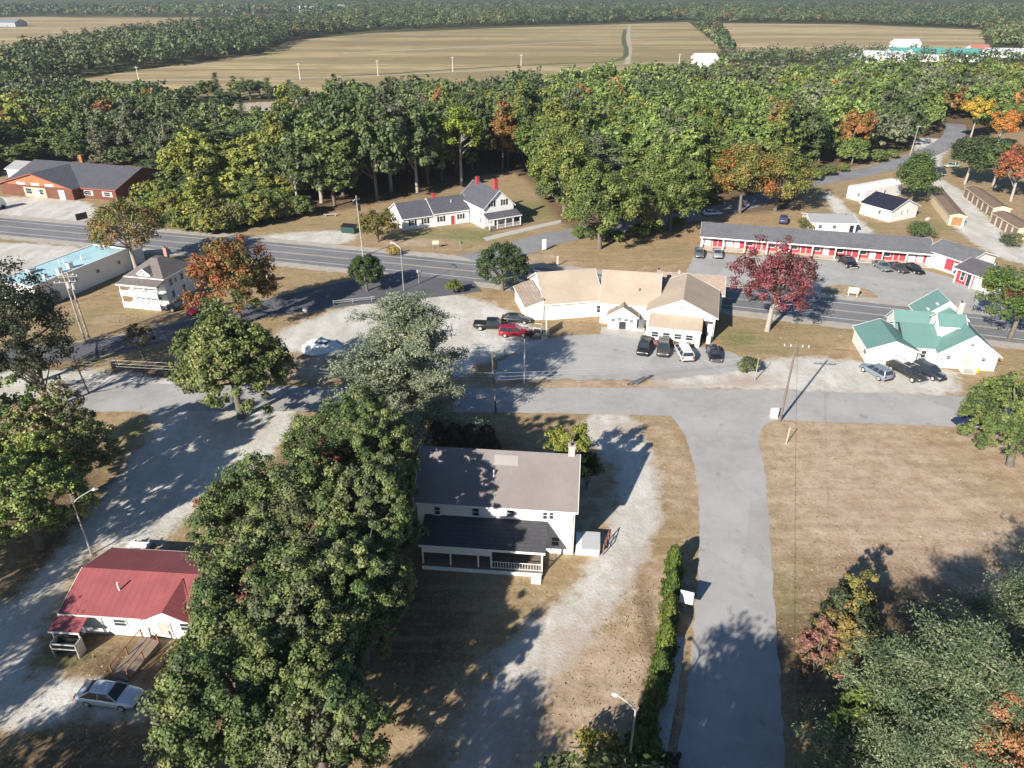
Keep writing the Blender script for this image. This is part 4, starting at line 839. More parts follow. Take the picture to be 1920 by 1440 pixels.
# box truck at the left edge
bt = Bld('box_truck', 'white and blue box truck cut by the left edge beside the rust-brown hall', 'truck', *g(-22, 396), 60)
bt.part('cargo_box', MB().box(-3.2, 2.2, -1.2, 1.2, .9, 3.4), WHITEP); bt.part('stripe', MB().box(-3.21, 2.21, -1.21, 1.21, 1.1, 1.7), BLUEP); bt.part('cab', MB().prism([(2.25, .6), (4.0, .6), (4.0, 1.5), (3.5, 2.5), (2.25, 2.6)], 'y', -1.1, 1.1), WHITEP)
bt.part('windscreen', MB().poly([(4.02, -1, 1.5), (4.02, 1, 1.5), (3.53, 1, 2.45), (3.53, -1, 2.45)]), GLASS)
for xx in (-2.2, 3.1):
    for yy in (-1.05, 1.05): bt.part('wheel', MB().tube([(xx, yy - .14, .5), (xx, yy + .14, .5)], .5, 12), RUBBER)
bt.part('chassis', MB().box(-3.1, 3.9, -.5, .5, .55, .89), BLACK)
# open utility cart by the sign board
uc = Bld('utility_cart', 'open utility cart with a pale frame and dark seats by the tall sign board', 'cart', *g(1008, 630), 80)
uc.part('body', MB().box(-1.3, 1.2, -.6, .6, .3, .75), mat('cart_grey', (.3, .3, .3), .5, .1, 2)); uc.part('seat', MB().box(-.5, .0, -.5, .5, .76, .95).box(-.62, -.5, -.5, .5, .76, 1.35), BLACK)
uc.part('frame', MB().tube([(-1.2, -.55, .7), (-1.0, -.55, 1.8), (.6, -.55, 1.8), (1.1, -.55, .7)], .035, 6).tube([(-1.2, .55, .7), (-1.0, .55, 1.8), (.6, .55, 1.8), (1.1, .55, .7)], .035, 6).tube([(.6, -.55, 1.8), (.6, .55, 1.8)], .035, 6).tube([(-1, -.55, 1.8), (-1, .55, 1.8)], .035, 6), ALU)
for xx in (-.85, .8):
    for yy in (-.58, .58): uc.part('wheel', MB().tube([(xx, yy - .1, .3), (xx, yy + .1, .3)], .3, 12), RUBBER)

# ---------------------------------------------------------------- poles, lamps, signs, wires
def pole(px, py, h, label, arm=None, arm_rot=0, r=.16, lean=(0, 0), trafo=False, m=POLEW, name='utility_pole', cat='utility pole', group=None, arms=1):
    x, y = g(px, py); t = thing(name, label, cat, (x, y, 0), 0, group)
    MB().tube([(0, 0, -.2), (lean[0], lean[1], h)], [r, r * .62], 9).build('pole_shaft', m, t)
    if arm:
        for k in range(arms):
            z = h * (.93 - .09 * k); f = z / h; cx, cy = lean[0] * f, lean[1] * f; a = radians(arm_rot); ux, uy = cos(a), sin(a)
            o = MB().tube([(cx - ux * arm, cy - uy * arm - .12, z), (cx + ux * arm, cy + uy * arm - .12, z)], .075, 4).build('crossarm', m, t)
            for s in (-.92, -.45, .45, .92): MB().tube([(cx + ux * arm * s, cy + uy * arm * s - .12, z + .05), (cx + ux * arm * s, cy + uy * arm * s - .12, z + .32)], [.07, .04], 6).build('insulator', TRIM, o)
    if trafo: 
        f = .82; o = MB().tube([(lean[0] * f + .34, lean[1] * f, h * .76), (lean[0] * f + .34, lean[1] * f, h * .76 + .95)], .27, 12).build('transformer', ALU if trafo == 1 else BLACK, t)
    return (x, y)
PALEPOLE = mat('pale_pole_wood', (.42, .38, .33), .85, .15, 1.5)  # paler even wood colour for some of the poles
pA = pole(1462, 790, 11.2, 'tall grey utility pole with one long crossarm at the corner of the two streets', 1.5, -8, .17, (.1, .0), trafo=0)
pole(930, 776, 8.6, 'dark utility pole with a black transformer behind the big white house', None, r=.14, trafo=2, lean=(-.4, 0))
pole(983, 720, 6.8, 'thin pale pole on the verge strip beside the asphalt car park', None, r=.1, m=STEEL)
pole(160, 640, 11.5, 'tall twin-arm utility pole, left one of the pair by the turquoise roof', 1.5, 15, .17, (-.2, 0), trafo=1, m=PALEPOLE, arms=2)
pole(169, 640, 11.2, 'utility pole close behind, right one of the pair by the turquoise roof', 1.3, 15, .16, (-.4, .2), m=PALEPOLE, trafo=1)
pL = pole(166, 736, 5.2, 'thin dark pole at the gravel fork on the left', None, r=.11, lean=(-.5, 0))
pole(681, 480, 12.2, 'tall pale utility pole beside the highway opposite the small bushy tree', 1.0, 60, .16, (-.2, 0), m=PALEPOLE, trafo=2)
pole(1706, 292, 9.5, 'utility pole by the road at the wood edge, right of the pale bare trunk', .9, 20, .15, (.4, 0), m=PALEPOLE)
pole(1415, 714, 3.6, 'short pale post in the small shrub island of the street', None, r=.08, m=STEEL, name='post', cat='post')
pole(92, 582, 6.5, 'thin dark pole at the service corner of the turquoise-roofed shop', None, r=.09, name='utility_pole')
for k, (px, py) in enumerate(((563, 150), (709, 143), (849, 135), (977, 130), (262, 157), (1273, 122))):
    pole(px, py, 9 if k != 5 else 7, ['pale utility pole in the stubble field, second from the left', 'pale utility pole in the stubble field, third from the left', 'pale utility pole in the stubble field, fourth from the left', 'pale utility pole in the stubble field, fifth from the left', 'leftmost pale utility pole, before the hedgerow belt', 'rightmost pale utility pole, left of the tall white farm building'][k], 1.0, 10, .24, m=mat('white_pole', (.7, .68, .64), .7, .1, 1), group='poles across the stubble field')
def lamp(px, py, h, label, ax, ay, m=ALU, r=.09):
    x, y = g(px, py); t = thing('street_lamp', label, 'street lamp', (x, y, 0)); MB().tube([(0, 0, -.1), (0, 0, h)], [r, r * .7], 8).build('lamp_post', m, t)
    pts = [(ax * s, ay * s, h - .15 + .9 * s ** .6) for s in (0, .2, .5, 1)]; o = MB().tube(pts, .05, 6).build('arm', m, t)
    MB().tube([(ax, ay, h + .75), (ax * 1.12, ay * 1.12, h + .73), (ax * 1.3, ay * 1.3, h + .66)], [.07, .17, .08], 8).build('lamp_head', LAMPG, t)
lamp(1177, 1450, 6.7, 'pale street lamp rising over the arborvitae hedge in the foreground', -1.15, .5)
lamp(172, 1040, 6.3, 'curved-arm street lamp beside the red-roofed building', 1.5, .9, STEEL)
lamp(757, 545, 7.9, 'slim street lamp at the junction of the highway and the local road', -1.4, .7, STEEL, .08)
def sign(px, py, w, h, z, label, m=TRIM, rot=0, posts=1, pm=STEEL, name='sign', round_=False, th=.05):
    x, y = g(px, py); t = thing(name, label, 'sign', (x, y, 0), rot)
    if round_: MB().tube([(0, -th, z + h / 2), (0, th, z + h / 2)], w / 2, 8).build('board', m, t)
    else: MB().box(-w / 2, w / 2, -th, th, z, z + h).build('board', m, t)
    for xx in ((0,) if posts == 1 else (-w * .4, w * .4)): MB().tube([(xx, th + .05, -.1), (xx, th + .05, z + h * .8)], .05, 6).build('post', pm, t)
    return t
sign(1283, 1148, 1.15, 1.35, 1.1, 'blank white board on a post between the hedge and the side street', rot=-20)
sign(1020, 470, .9, 2.2, .25, 'tall white sign by the side road above the tan roof', rot=20, posts=2)
sign(817, 466, 1.3, .8, .9, 'small cream sign with two posts on the farmhouse lawn', CREAM, 10, 2)
sign(865, 470, .8, .7, 1.4, 'pale green-backed sign post at the farmhouse lawn corner', mat('pale_green_sign', (.4, .55, .42)), 60)
sign(786, 532, .8, .8, 2.0, 'octagonal sign seen from behind at the junction', ALU, 20, round_=True)
sign(155, 413, 2.6, 1.5, .2, 'low dark message board at the edge of the hall car park', DARKWALL, 55, 2)
sign(1045, 498, .3, 1.6, .3, 'small reflector marker on the dry grass above the tan roof', CREAM, 0)
def simple(name, label, cat, px, py, rot=0, z=0, group=None): return Bld(name, label, cat, *g(px, py), rot, group, z)
b = simple('dumpster', 'dark green dumpster at the edge of the farmhouse gravel', 'dumpster', 652, 438, -15)
b.part('bin', MB().prism([(0, .15), (1.6, .15), (1.6, 1.7), (0, 1.35)], 'x', -1.6, 1.6), DGREEN); b.part('lid', MB().prism([(-.05, 1.37), (1.65, 1.72), (1.65, 1.8), (-.05, 1.45)], 'x', -1.65, 1.65), BLACK)
for xx in (-1.3, 1.2): b.part('skid', MB().box(xx, xx + .15, .1, 1.5, 0, .15), BLACK)
b = simple('propane_tank', 'small white propane tank on the grass right of the orange maple', 'tank', 508, 527, 20)
b.part('tank', MB().tube([(-.95, 0, .75), (-.8, 0, .75), (.8, 0, .75), (.95, 0, .75)], [.2, .5, .5, .2], 12), TRIM, smooth=False); b.part('leg', MB().box(-.6, -.45, -.3, .3, 0, .35), STEEL); b.part('leg', MB().box(.45, .6, -.3, .3, 0, .35), STEEL); b.part('cap', MB().tube([(0, 0, 1.2), (0, 0, 1.4)], .16, 8), STEEL)
b = simple('hydrant', 'small fire hydrant with a yellow base at the edge of the shaded drive', 'fire hydrant', 268, 795, 0)
b.part('barrel', MB().tube([(0, 0, 0), (0, 0, .55), (0, 0, .75)], [.14, .13, .05], 8), YELLOW); b.part('cap', MB().tube([(-.22, 0, .45), (.22, 0, .45)], .07, 6), LAMPG)
b = simple('utility_cabinet', 'small white utility cabinet at the foot of the corner pole', 'cabinet', 1450, 783, 0)
b.part('cabinet', MB().box(-.4, .4, -.3, .3, .15, 1.25), WHITEP); b.part('lid', MB().prism([(-.36, 1.26), (.36, 1.26), (.0, 1.42)], 'x', -.46, .46), TRIM); b.part('plinth', MB().box(-.5, .5, -.4, .4, 0, .14), CONC)
b = simple('marker_post', 'slim cream marker post in the brown field near the corner pole', 'post', 1474, 832, 0); b.part('shaft', MB().tube([(0, 0, 0), (.05, 0, 2.1)], .06, 6), CREAM); b.part('cap', MB().tube([(.05, 0, 2.1), (.05, 0, 2.2)], .08, 6), TRIM)
b = simple('railing', 'low white two-rail barrier along the shaded bend of the local road', 'railing', 624, 573, 17)
for xx in (0.2, 3.4, 6.6): b.post(xx, 0, 0, 1.0, .1, STEEL)
b.part('rail', MB().box(0, 7.2, -.1, -.06, .78, .9).box(0, 7.2, -.1, -.06, .45, .55), STEEL)
# stone heap with blue tarp
b = simple('stone_heap', 'heap of white crushed stone with a dark blue tarp on the gravel lot', 'stone heap', 600, 652, 0)
hp_ = MB(); rs = np.random.RandomState(3); K = 20
prof = [(2.7, 0), (2.3, .4), (1.6, .9), (.85, 1.25), (.2, 1.4)]
for r_, z_ in prof:
    for k in range(K): a = 2 * pi * k / K; q = 1 + .12 * sin(3 * a + 1) + rs.normal(0, .03); hp_.v.append((r_ * q * cos(a) * 1.1, r_ * q * sin(a) * .9, z_ + rs.normal(0, .03) * (z_ > 0)))
for i in range(len(prof) - 1):
    for k in range(K): a = i * K + k; c = i * K + (k + 1) % K; hp_.f.append((a, c, c + K, a + K))
hp_.f.append(tuple((len(prof) - 1) * K + k for k in range(K))); b.part('heap', hp_, PEBBLE, smooth=True)
b.part('tarp', MB().poly([(-.5, -.9, 1.32), (1.2, -1.0, 1.1), (1.7, .1, 1.1), (.2, .6, 1.55)]).poly([(-.5, -.9, 1.2), (1.2, -1.0, .97), (1.2, -1.0, 1.1), (-.5, -.9, 1.32)]), mat('dark_blue_tarp', (.03, .07, .1), .5, .1, 2))
for k, (px, py, rt) in enumerate(((1192, 716, 38), (1200, 716, 34), (1208, 714, 44))):
    b = simple('timber', ['leftmost grey timber of the loose heap on the verge strip', 'middle grey timber of the loose heap on the verge strip', 'rightmost grey timber of the loose heap on the verge strip'][k], 'timber', px, py, rt, group='timbers on the verge'); b.part('beam', MB().box(-1.7, 1.7, -.12, .12, .0, .25 + .04 * k), GREYROOF); b.part('end', MB().box(1.7, 1.74, -.1, .1, .03, .2), CREAM)
# cone/box on shaded road bend
b = simple('utility_box', 'small white box standing on the shaded bend of the local road', 'box', 573, 585, 0); b.part('box', MB().box(-.35, .35, -.3, .3, 0, .7), TRIM); b.part('lid', MB().box(-.4, .4, -.35, .35, .7, .78), ALU)
b = simple('satellite_dish', 'white satellite dish on the lawn bush behind the motel', 'satellite dish', 1733, 427, 0); b.part('mast', MB().tube([(0, 0, 0), (0, 0, 2.2)], .05, 6), STEEL); b.part('dish', MB().tube([(0, -.3, 2.1), (0, -.1, 2.2)], [.5, .12], 12), TRIM)
b = simple('bench', 'pale stone bench at the wood edge left of the farmhouse', 'bench', 620, 405, 10); b.part('seat', MB().box(-1.6, 1.6, -.25, .25, .4, .5), TANWALL if False else CONC); b.part('leg', MB().box(-1.2, -1, -.2, .2, 0, .4), CONC); b.part('leg', MB().box(1, 1.2, -.2, .2, 0, .4), CONC)
b = simple('gate_post', 'dark leaning post beside the gravel fork on the left', 'post', 222, 690, 0); b.part('shaft', MB().tube([(0, 0, 0), (-.25, 0, 1.9)], [.14, .1], 7), POLEW); b.part('drum', MB().tube([(-.6, 0, 0), (-.6, 0, .9)], .32, 10), BLACK)
# wires
def wire(name, label, pts, sag, r=.02, m=BLACK, group=None):
    o = []
    for a, b2 in zip(pts[:-1], pts[1:]):
        a, b2 = Vector(a), Vector(b2)
        for i in range(14): t = i / 14; o.append(a.lerp(b2, t) - Vector((0, 0, sag * 4 * t * (1 - t))))
    o.append(Vector(pts[-1])); w = MB().tube(o, r, 4).build(name, m); return tag(w, label, 'wire', group)
wire('power_line', 'long thin power line running from the corner pole toward the foreground over the brown field', [(pA[0] + .3, pA[1], 10.3), (8, 2, 10.5)], 1.6, .013)
wire('power_line', 'thin power line leaving the corner pole to the right above the street', [(pA[0] + 1.2, pA[1], 10.5), (96, 70, 10)], 1.0, .013)
p9 = g(930, 776)
for k, z in enumerate((4.9, 5.3, 5.8)):
    wire('service_cable', ['lowest of three pale cables along the street', 'middle one of three pale cables along the street', 'topmost of three pale cables along the street'][k], [(pL[0] - .4, pL[1], z - .6 + .0 * k), (p9[0], p9[1] + .1 * k, z), (31.6, 88.5, 3.3 + .12 * k)], .35, .016, m=ALU, group='cables along the street')
# ---------------------------------------------------------------- trees
def rhombi(Pn, Nn, L, W, rs):
    """leaf quads: centres Pn, normals Nn, lengths L, widths W"""
    n = len(Pn); r = rs.normal(size=(n, 3)); u = np.cross(Nn, r); u /= np.linalg.norm(u, axis=1)[:, None] + 1e-9; v = np.cross(Nn, u)
    L = np.asarray(L)[:, None] if np.ndim(L) else L; W = np.asarray(W)[:, None] if np.ndim(W) else W
    V = np.stack([Pn - u * L / 2, Pn + v * W / 2, Pn + u * L / 2, Pn - v * W / 2], 1).reshape(-1, 3)
    return V
def unit(v): return v / (np.linalg.norm(v, axis=1)[:, None] + 1e-9)
CROWN_K = [None]
LEAFN = leafmat('tinted_leaves', 'tint')
def crown_pts(rs, R, z0, z1, nc, nl, leaf, flat=.72, lobe=.22, fill=.5, cr=(.17, .3), pear=0.0):
    d = unit(rs.normal(size=(nc, 3))); d[:, 2] = np.where(d[:, 2] < -.35, -d[:, 2] * .6, d[:, 2]); d = unit(d)
    ph = rs.uniform(0, 6.28, 4); az = np.arctan2(d[:, 1], d[:, 0])
    lob = 1 + lobe * (np.sin(2 * az + ph[0]) * .5 + np.sin(3 * az + ph[1] + 2 * d[:, 2]) * .6 + np.sin(5 * az + ph[2] + 3 * d[:, 2]) * .35)
    rad = (fill + (1 - fill) * rs.uniform(0, 1, nc) ** .55) * lob
    zc, hz = (z0 + z1) / 2, (z1 - z0) / 2
    rxy = R * (1 - pear * np.clip(d[:, 2], 0, 1))
    C = np.stack([d[:, 0] * rxy * rad, d[:, 1] * rxy * rad, zc + d[:, 2] * hz * rad], 1)
    rc = R * rs.uniform(cr[0], cr[1], nc)
    k = rs.randint(0, nc, nc * nl); e = unit(rs.normal(size=(nc * nl, 3))); q = rs.uniform(0, 1, nc * nl) ** .45 * (1 + .22 * rs.normal(size=nc * nl))
    CROWN_K[0] = k
    Pn = C[k] + e * (rc[k] * q)[:, None] * np.array([1, 1, flat])
    Nn = unit(e * 1.0 + rs.normal(size=e.shape) * .55 + np.array([0, 0, .45]) + d[k] * .3)
    s = leaf * rs.uniform(.7, 1.35, len(Pn))
    return C, rc, Pn, Nn, s
def leaf_mesh(name, V, m, tint=None):
    n = len(V) // 4; me = mesh_np(name, V, np.arange(n * 4).reshape(n, 4))
    if tint is not None:
        a = me.color_attributes.new('tint', 'FLOAT_COLOR', 'POINT'); a.data.foreach_set('color', np.repeat(tint, 4, 0).astype(np.float32).ravel())
    me.materials.append(m); return me
def trunk_mesh(rs, h, r, C, nb, m, fork=.35, lean=0.0):
    mb = MB(); top = Vector((rs.normal() * .3 + lean, rs.normal() * .3, h)); mid = Vector((top.x * .4 + rs.normal() * .1, top.y * .4, h * .5))
    mb.tube([(0, 0, -.3), (0, 0, .3), mid, top], [r * 1.35, r, r * .75, r * .25], 8)
    idx = rs.permutation(len(C))[:nb]
    for i in idx:
        c = Vector(C[i]); t = rs.uniform(fork, .85); b0 = Vector((mid.x * t * 2, mid.y * t * 2, h * t)) if t < .5 else mid.lerp(top, (t - .5) * 2)
        if c.z < b0.z + .3: b0 = Vector((b0.x, b0.y, max(h * .22, c.z - 1.0)))
        md = b0.lerp(c, .5) + Vector((rs.normal() * .25, rs.normal() * .25, -.2)); mb.tube([b0, md, c], [r * .38, r * .24, r * .06], 5)
    o = mb.build('trunk', m, None, True); me = o.data; bpy.data.objects.remove(o); return me
def broadleaf(seed, R, z0, z1, nc, nl, leaf, bark=BARK, nb=14, tr=None, pal=None, **k):
    rs = np.random.RandomState(seed); C, rc, Pn, Nn, s = crown_pts(rs, R, z0, z1, nc, nl, leaf, **k)
    if pal:
        q = np.array(pal); ph = rs.uniform(0, 6.28, 3); f = .5 + .38 * np.sin(C[:, 0] / R * 2.4 + ph[0]) * np.cos(C[:, 1] / R * 2.2 + ph[1]) + rs.normal(0, .22, len(C)); i = np.clip((f * len(q)).astype(int), 0, len(q) - 1)
        kk = CROWN_K[0]; tint = q[i][kk] * rs.uniform(.85, 1.15, (len(C), 1))[kk]; me = leaf_mesh('crown', rhombi(Pn, Nn, s, s * .72, rs), LEAFN, np.hstack([tint, np.ones((len(tint), 1))]))
    else: me = leaf_mesh('crown', rhombi(Pn, Nn, s, s * .72, rs), LEAF)
    return me, trunk_mesh(rs, z0 + (z1 - z0) * .62, tr or R * .055 + .08, C, nb, bark)
def pine(seed, R, z0, H, nt=7, dens=1.0, leaf=.42, bark=BARK, tiers=None, droop=.1, width_pow=.75, clump=.55):
    rs = np.random.RandomState(seed); P_, Nn_, S_ = [], [], []; mb = MB(); r = .03 * H * .6 + .08
    mb.tube([(0, 0, -.3), (.1, 0, H * .5), (.15, .1, H)], [r, r * .65, .04], 8)
    n = tiers or int((H - z0) / .75)
    for i in range(n):
        f = i / max(1, n - 1); z = z0 + (H - z0) * f * .97; L = R * max(.10, (1 - f) ** width_pow) * rs.uniform(.85, 1.1)
        nb = rs.randint(4, 7); a0 = rs.uniform(0, 6.28)
        for b in range(nb):
            a = a0 + 6.28 * b / nb + rs.normal(0, .2); l = L * rs.uniform(.6, 1.18); up = rs.uniform(-.02, .32) - droop * (1 - f)
            p0 = Vector((.1, 0, z)); p1 = p0 + Vector((cos(a) * l, sin(a) * l, l * up)); pm = p0.lerp(p1, .5) + Vector((0, 0, -.05 * l))
            mb.tube([p0, pm, p1], [r * .25, r * .16, .02], 4)
            m = max(3, int(l * 2.2 * dens))
            for j in range(m):
                t = rs.uniform(.28, 1.05); c = np.array(p0.lerp(p1, t)); sp = clump * (.5 + .6 * t); off = rs.normal(size=3) * np.array([sp, sp, .16]); off[2] += abs(rs.normal()) * .15
                q = int(nt * dens * rs.uniform(.6, 1.4)) + 2; e = rs.normal(size=(q, 3)) * np.array([.33, .33, .16])
                P_.append(c + off + e); Nn_.append(unit(rs.normal(size=(q, 3)) * .6 + np.array([cos(a) * .2, sin(a) * .2, .9]))); S_.append(leaf * rs.uniform(.7, 1.3, q))
    Pn, Nn, s = np.vstack(P_), np.vstack(Nn_), np.concatenate(S_)
    o = mb.build('trunk', bark, None, True); tm = o.data; bpy.data.objects.remove(o)
    return leaf_mesh('crown', rhombi(Pn, Nn, s, s * .38, rs), LEAF), tm
def conifer(seed, R, H, n=5000, leaf=.32, z0=.1, pw=.85):
    """dense upright shrub or arborvitae"""
    rs = np.random.RandomState(seed); f = rs.uniform(0, 1, n) ** 1.1; a = rs.uniform(0, 6.28, n)
    prof = np.clip((1 - f) ** pw, .04, 1) * np.clip(f * 6 + .55, 0, 1); ph = rs.uniform(0, 6.28, 3)
    rr = R * prof * (1 + .16 * np.sin(3 * a + 9 * f + ph[0]) + .14 * np.sin(7 * a - 14 * f + ph[1])) * rs.uniform(.55, 1.06, n) ** .6
    Pn = np.stack([np.cos(a) * rr, np.sin(a) * rr, z0 + f * H], 1); Nn = unit(np.stack([np.cos(a), np.sin(a), np.full(n, .35)], 1) + rs.normal(size=(n, 3)) * .5)
    s = leaf * rs.uniform(.7, 1.3, n); me = leaf_mesh('foliage', rhombi(Pn, Nn, s, s * .6, rs), LEAF)
    o = MB().tube([(0, 0, -.1), (0, 0, H * .8)], [R * .12, .03], 6).build('stem', BARK); tm = o.data; bpy.data.objects.remove(o); return me, tm
def bush(seed, R, H, n=1500, leaf=.25):
    rs = np.random.RandomState(seed); C, rc, Pn, Nn, s = crown_pts(rs, R, .05, H, 26, n // 26, leaf, fill=.35, cr=(.28, .42))
    o = MB().tube([(0, 0, -.1), (0, 0, H * .6)], [.08, .03], 6)
    for k in range(5): a = k * 1.3; o.tube([(0, 0, .1), (cos(a) * R * .6, sin(a) * R * .6, H * .6)], [.05, .02], 5)
    o = o.build('stem', BARK); tm = o.data; bpy.data.objects.remove(o)
    return leaf_mesh('foliage', rhombi(Pn, Nn, s, s * .7, rs), LEAF), tm
def plant(name, label, cat, x, y, meshes, col, group=None, rot=0.0, sc=(1, 1, 1), z=0):
    t = thing(name, label, cat, (x, y, z), degrees(rot) if rot else 0, group); t.scale = sc
    for me, n in zip(meshes, (('crown', 'trunk') if cat == 'tree' else ('foliage', 'stem'))):
        o = bpy.data.objects.new(n, me); COL.objects.link(o); o.parent = t
        if n in ('crown', 'foliage'): o.color = (*col, 1)
    return t
OLIVE = (.095, .115, .048); DARKG = (.038, .055, .022); MIDG = (.085, .115, .032); BRIGHT = (.13, .175, .035); YEL = (.20, .19, .035); GREY = (.14, .165, .095); PINEC = (.155, .185, .115)
RUST = (.26, .12, .035); ORANGE = (.42, .15, .03); REDM = (.24, .045, .055); BROWNG = (.14, .115, .045)
def at_crown(cx, cy, zc): return g(cx, cy, zc)
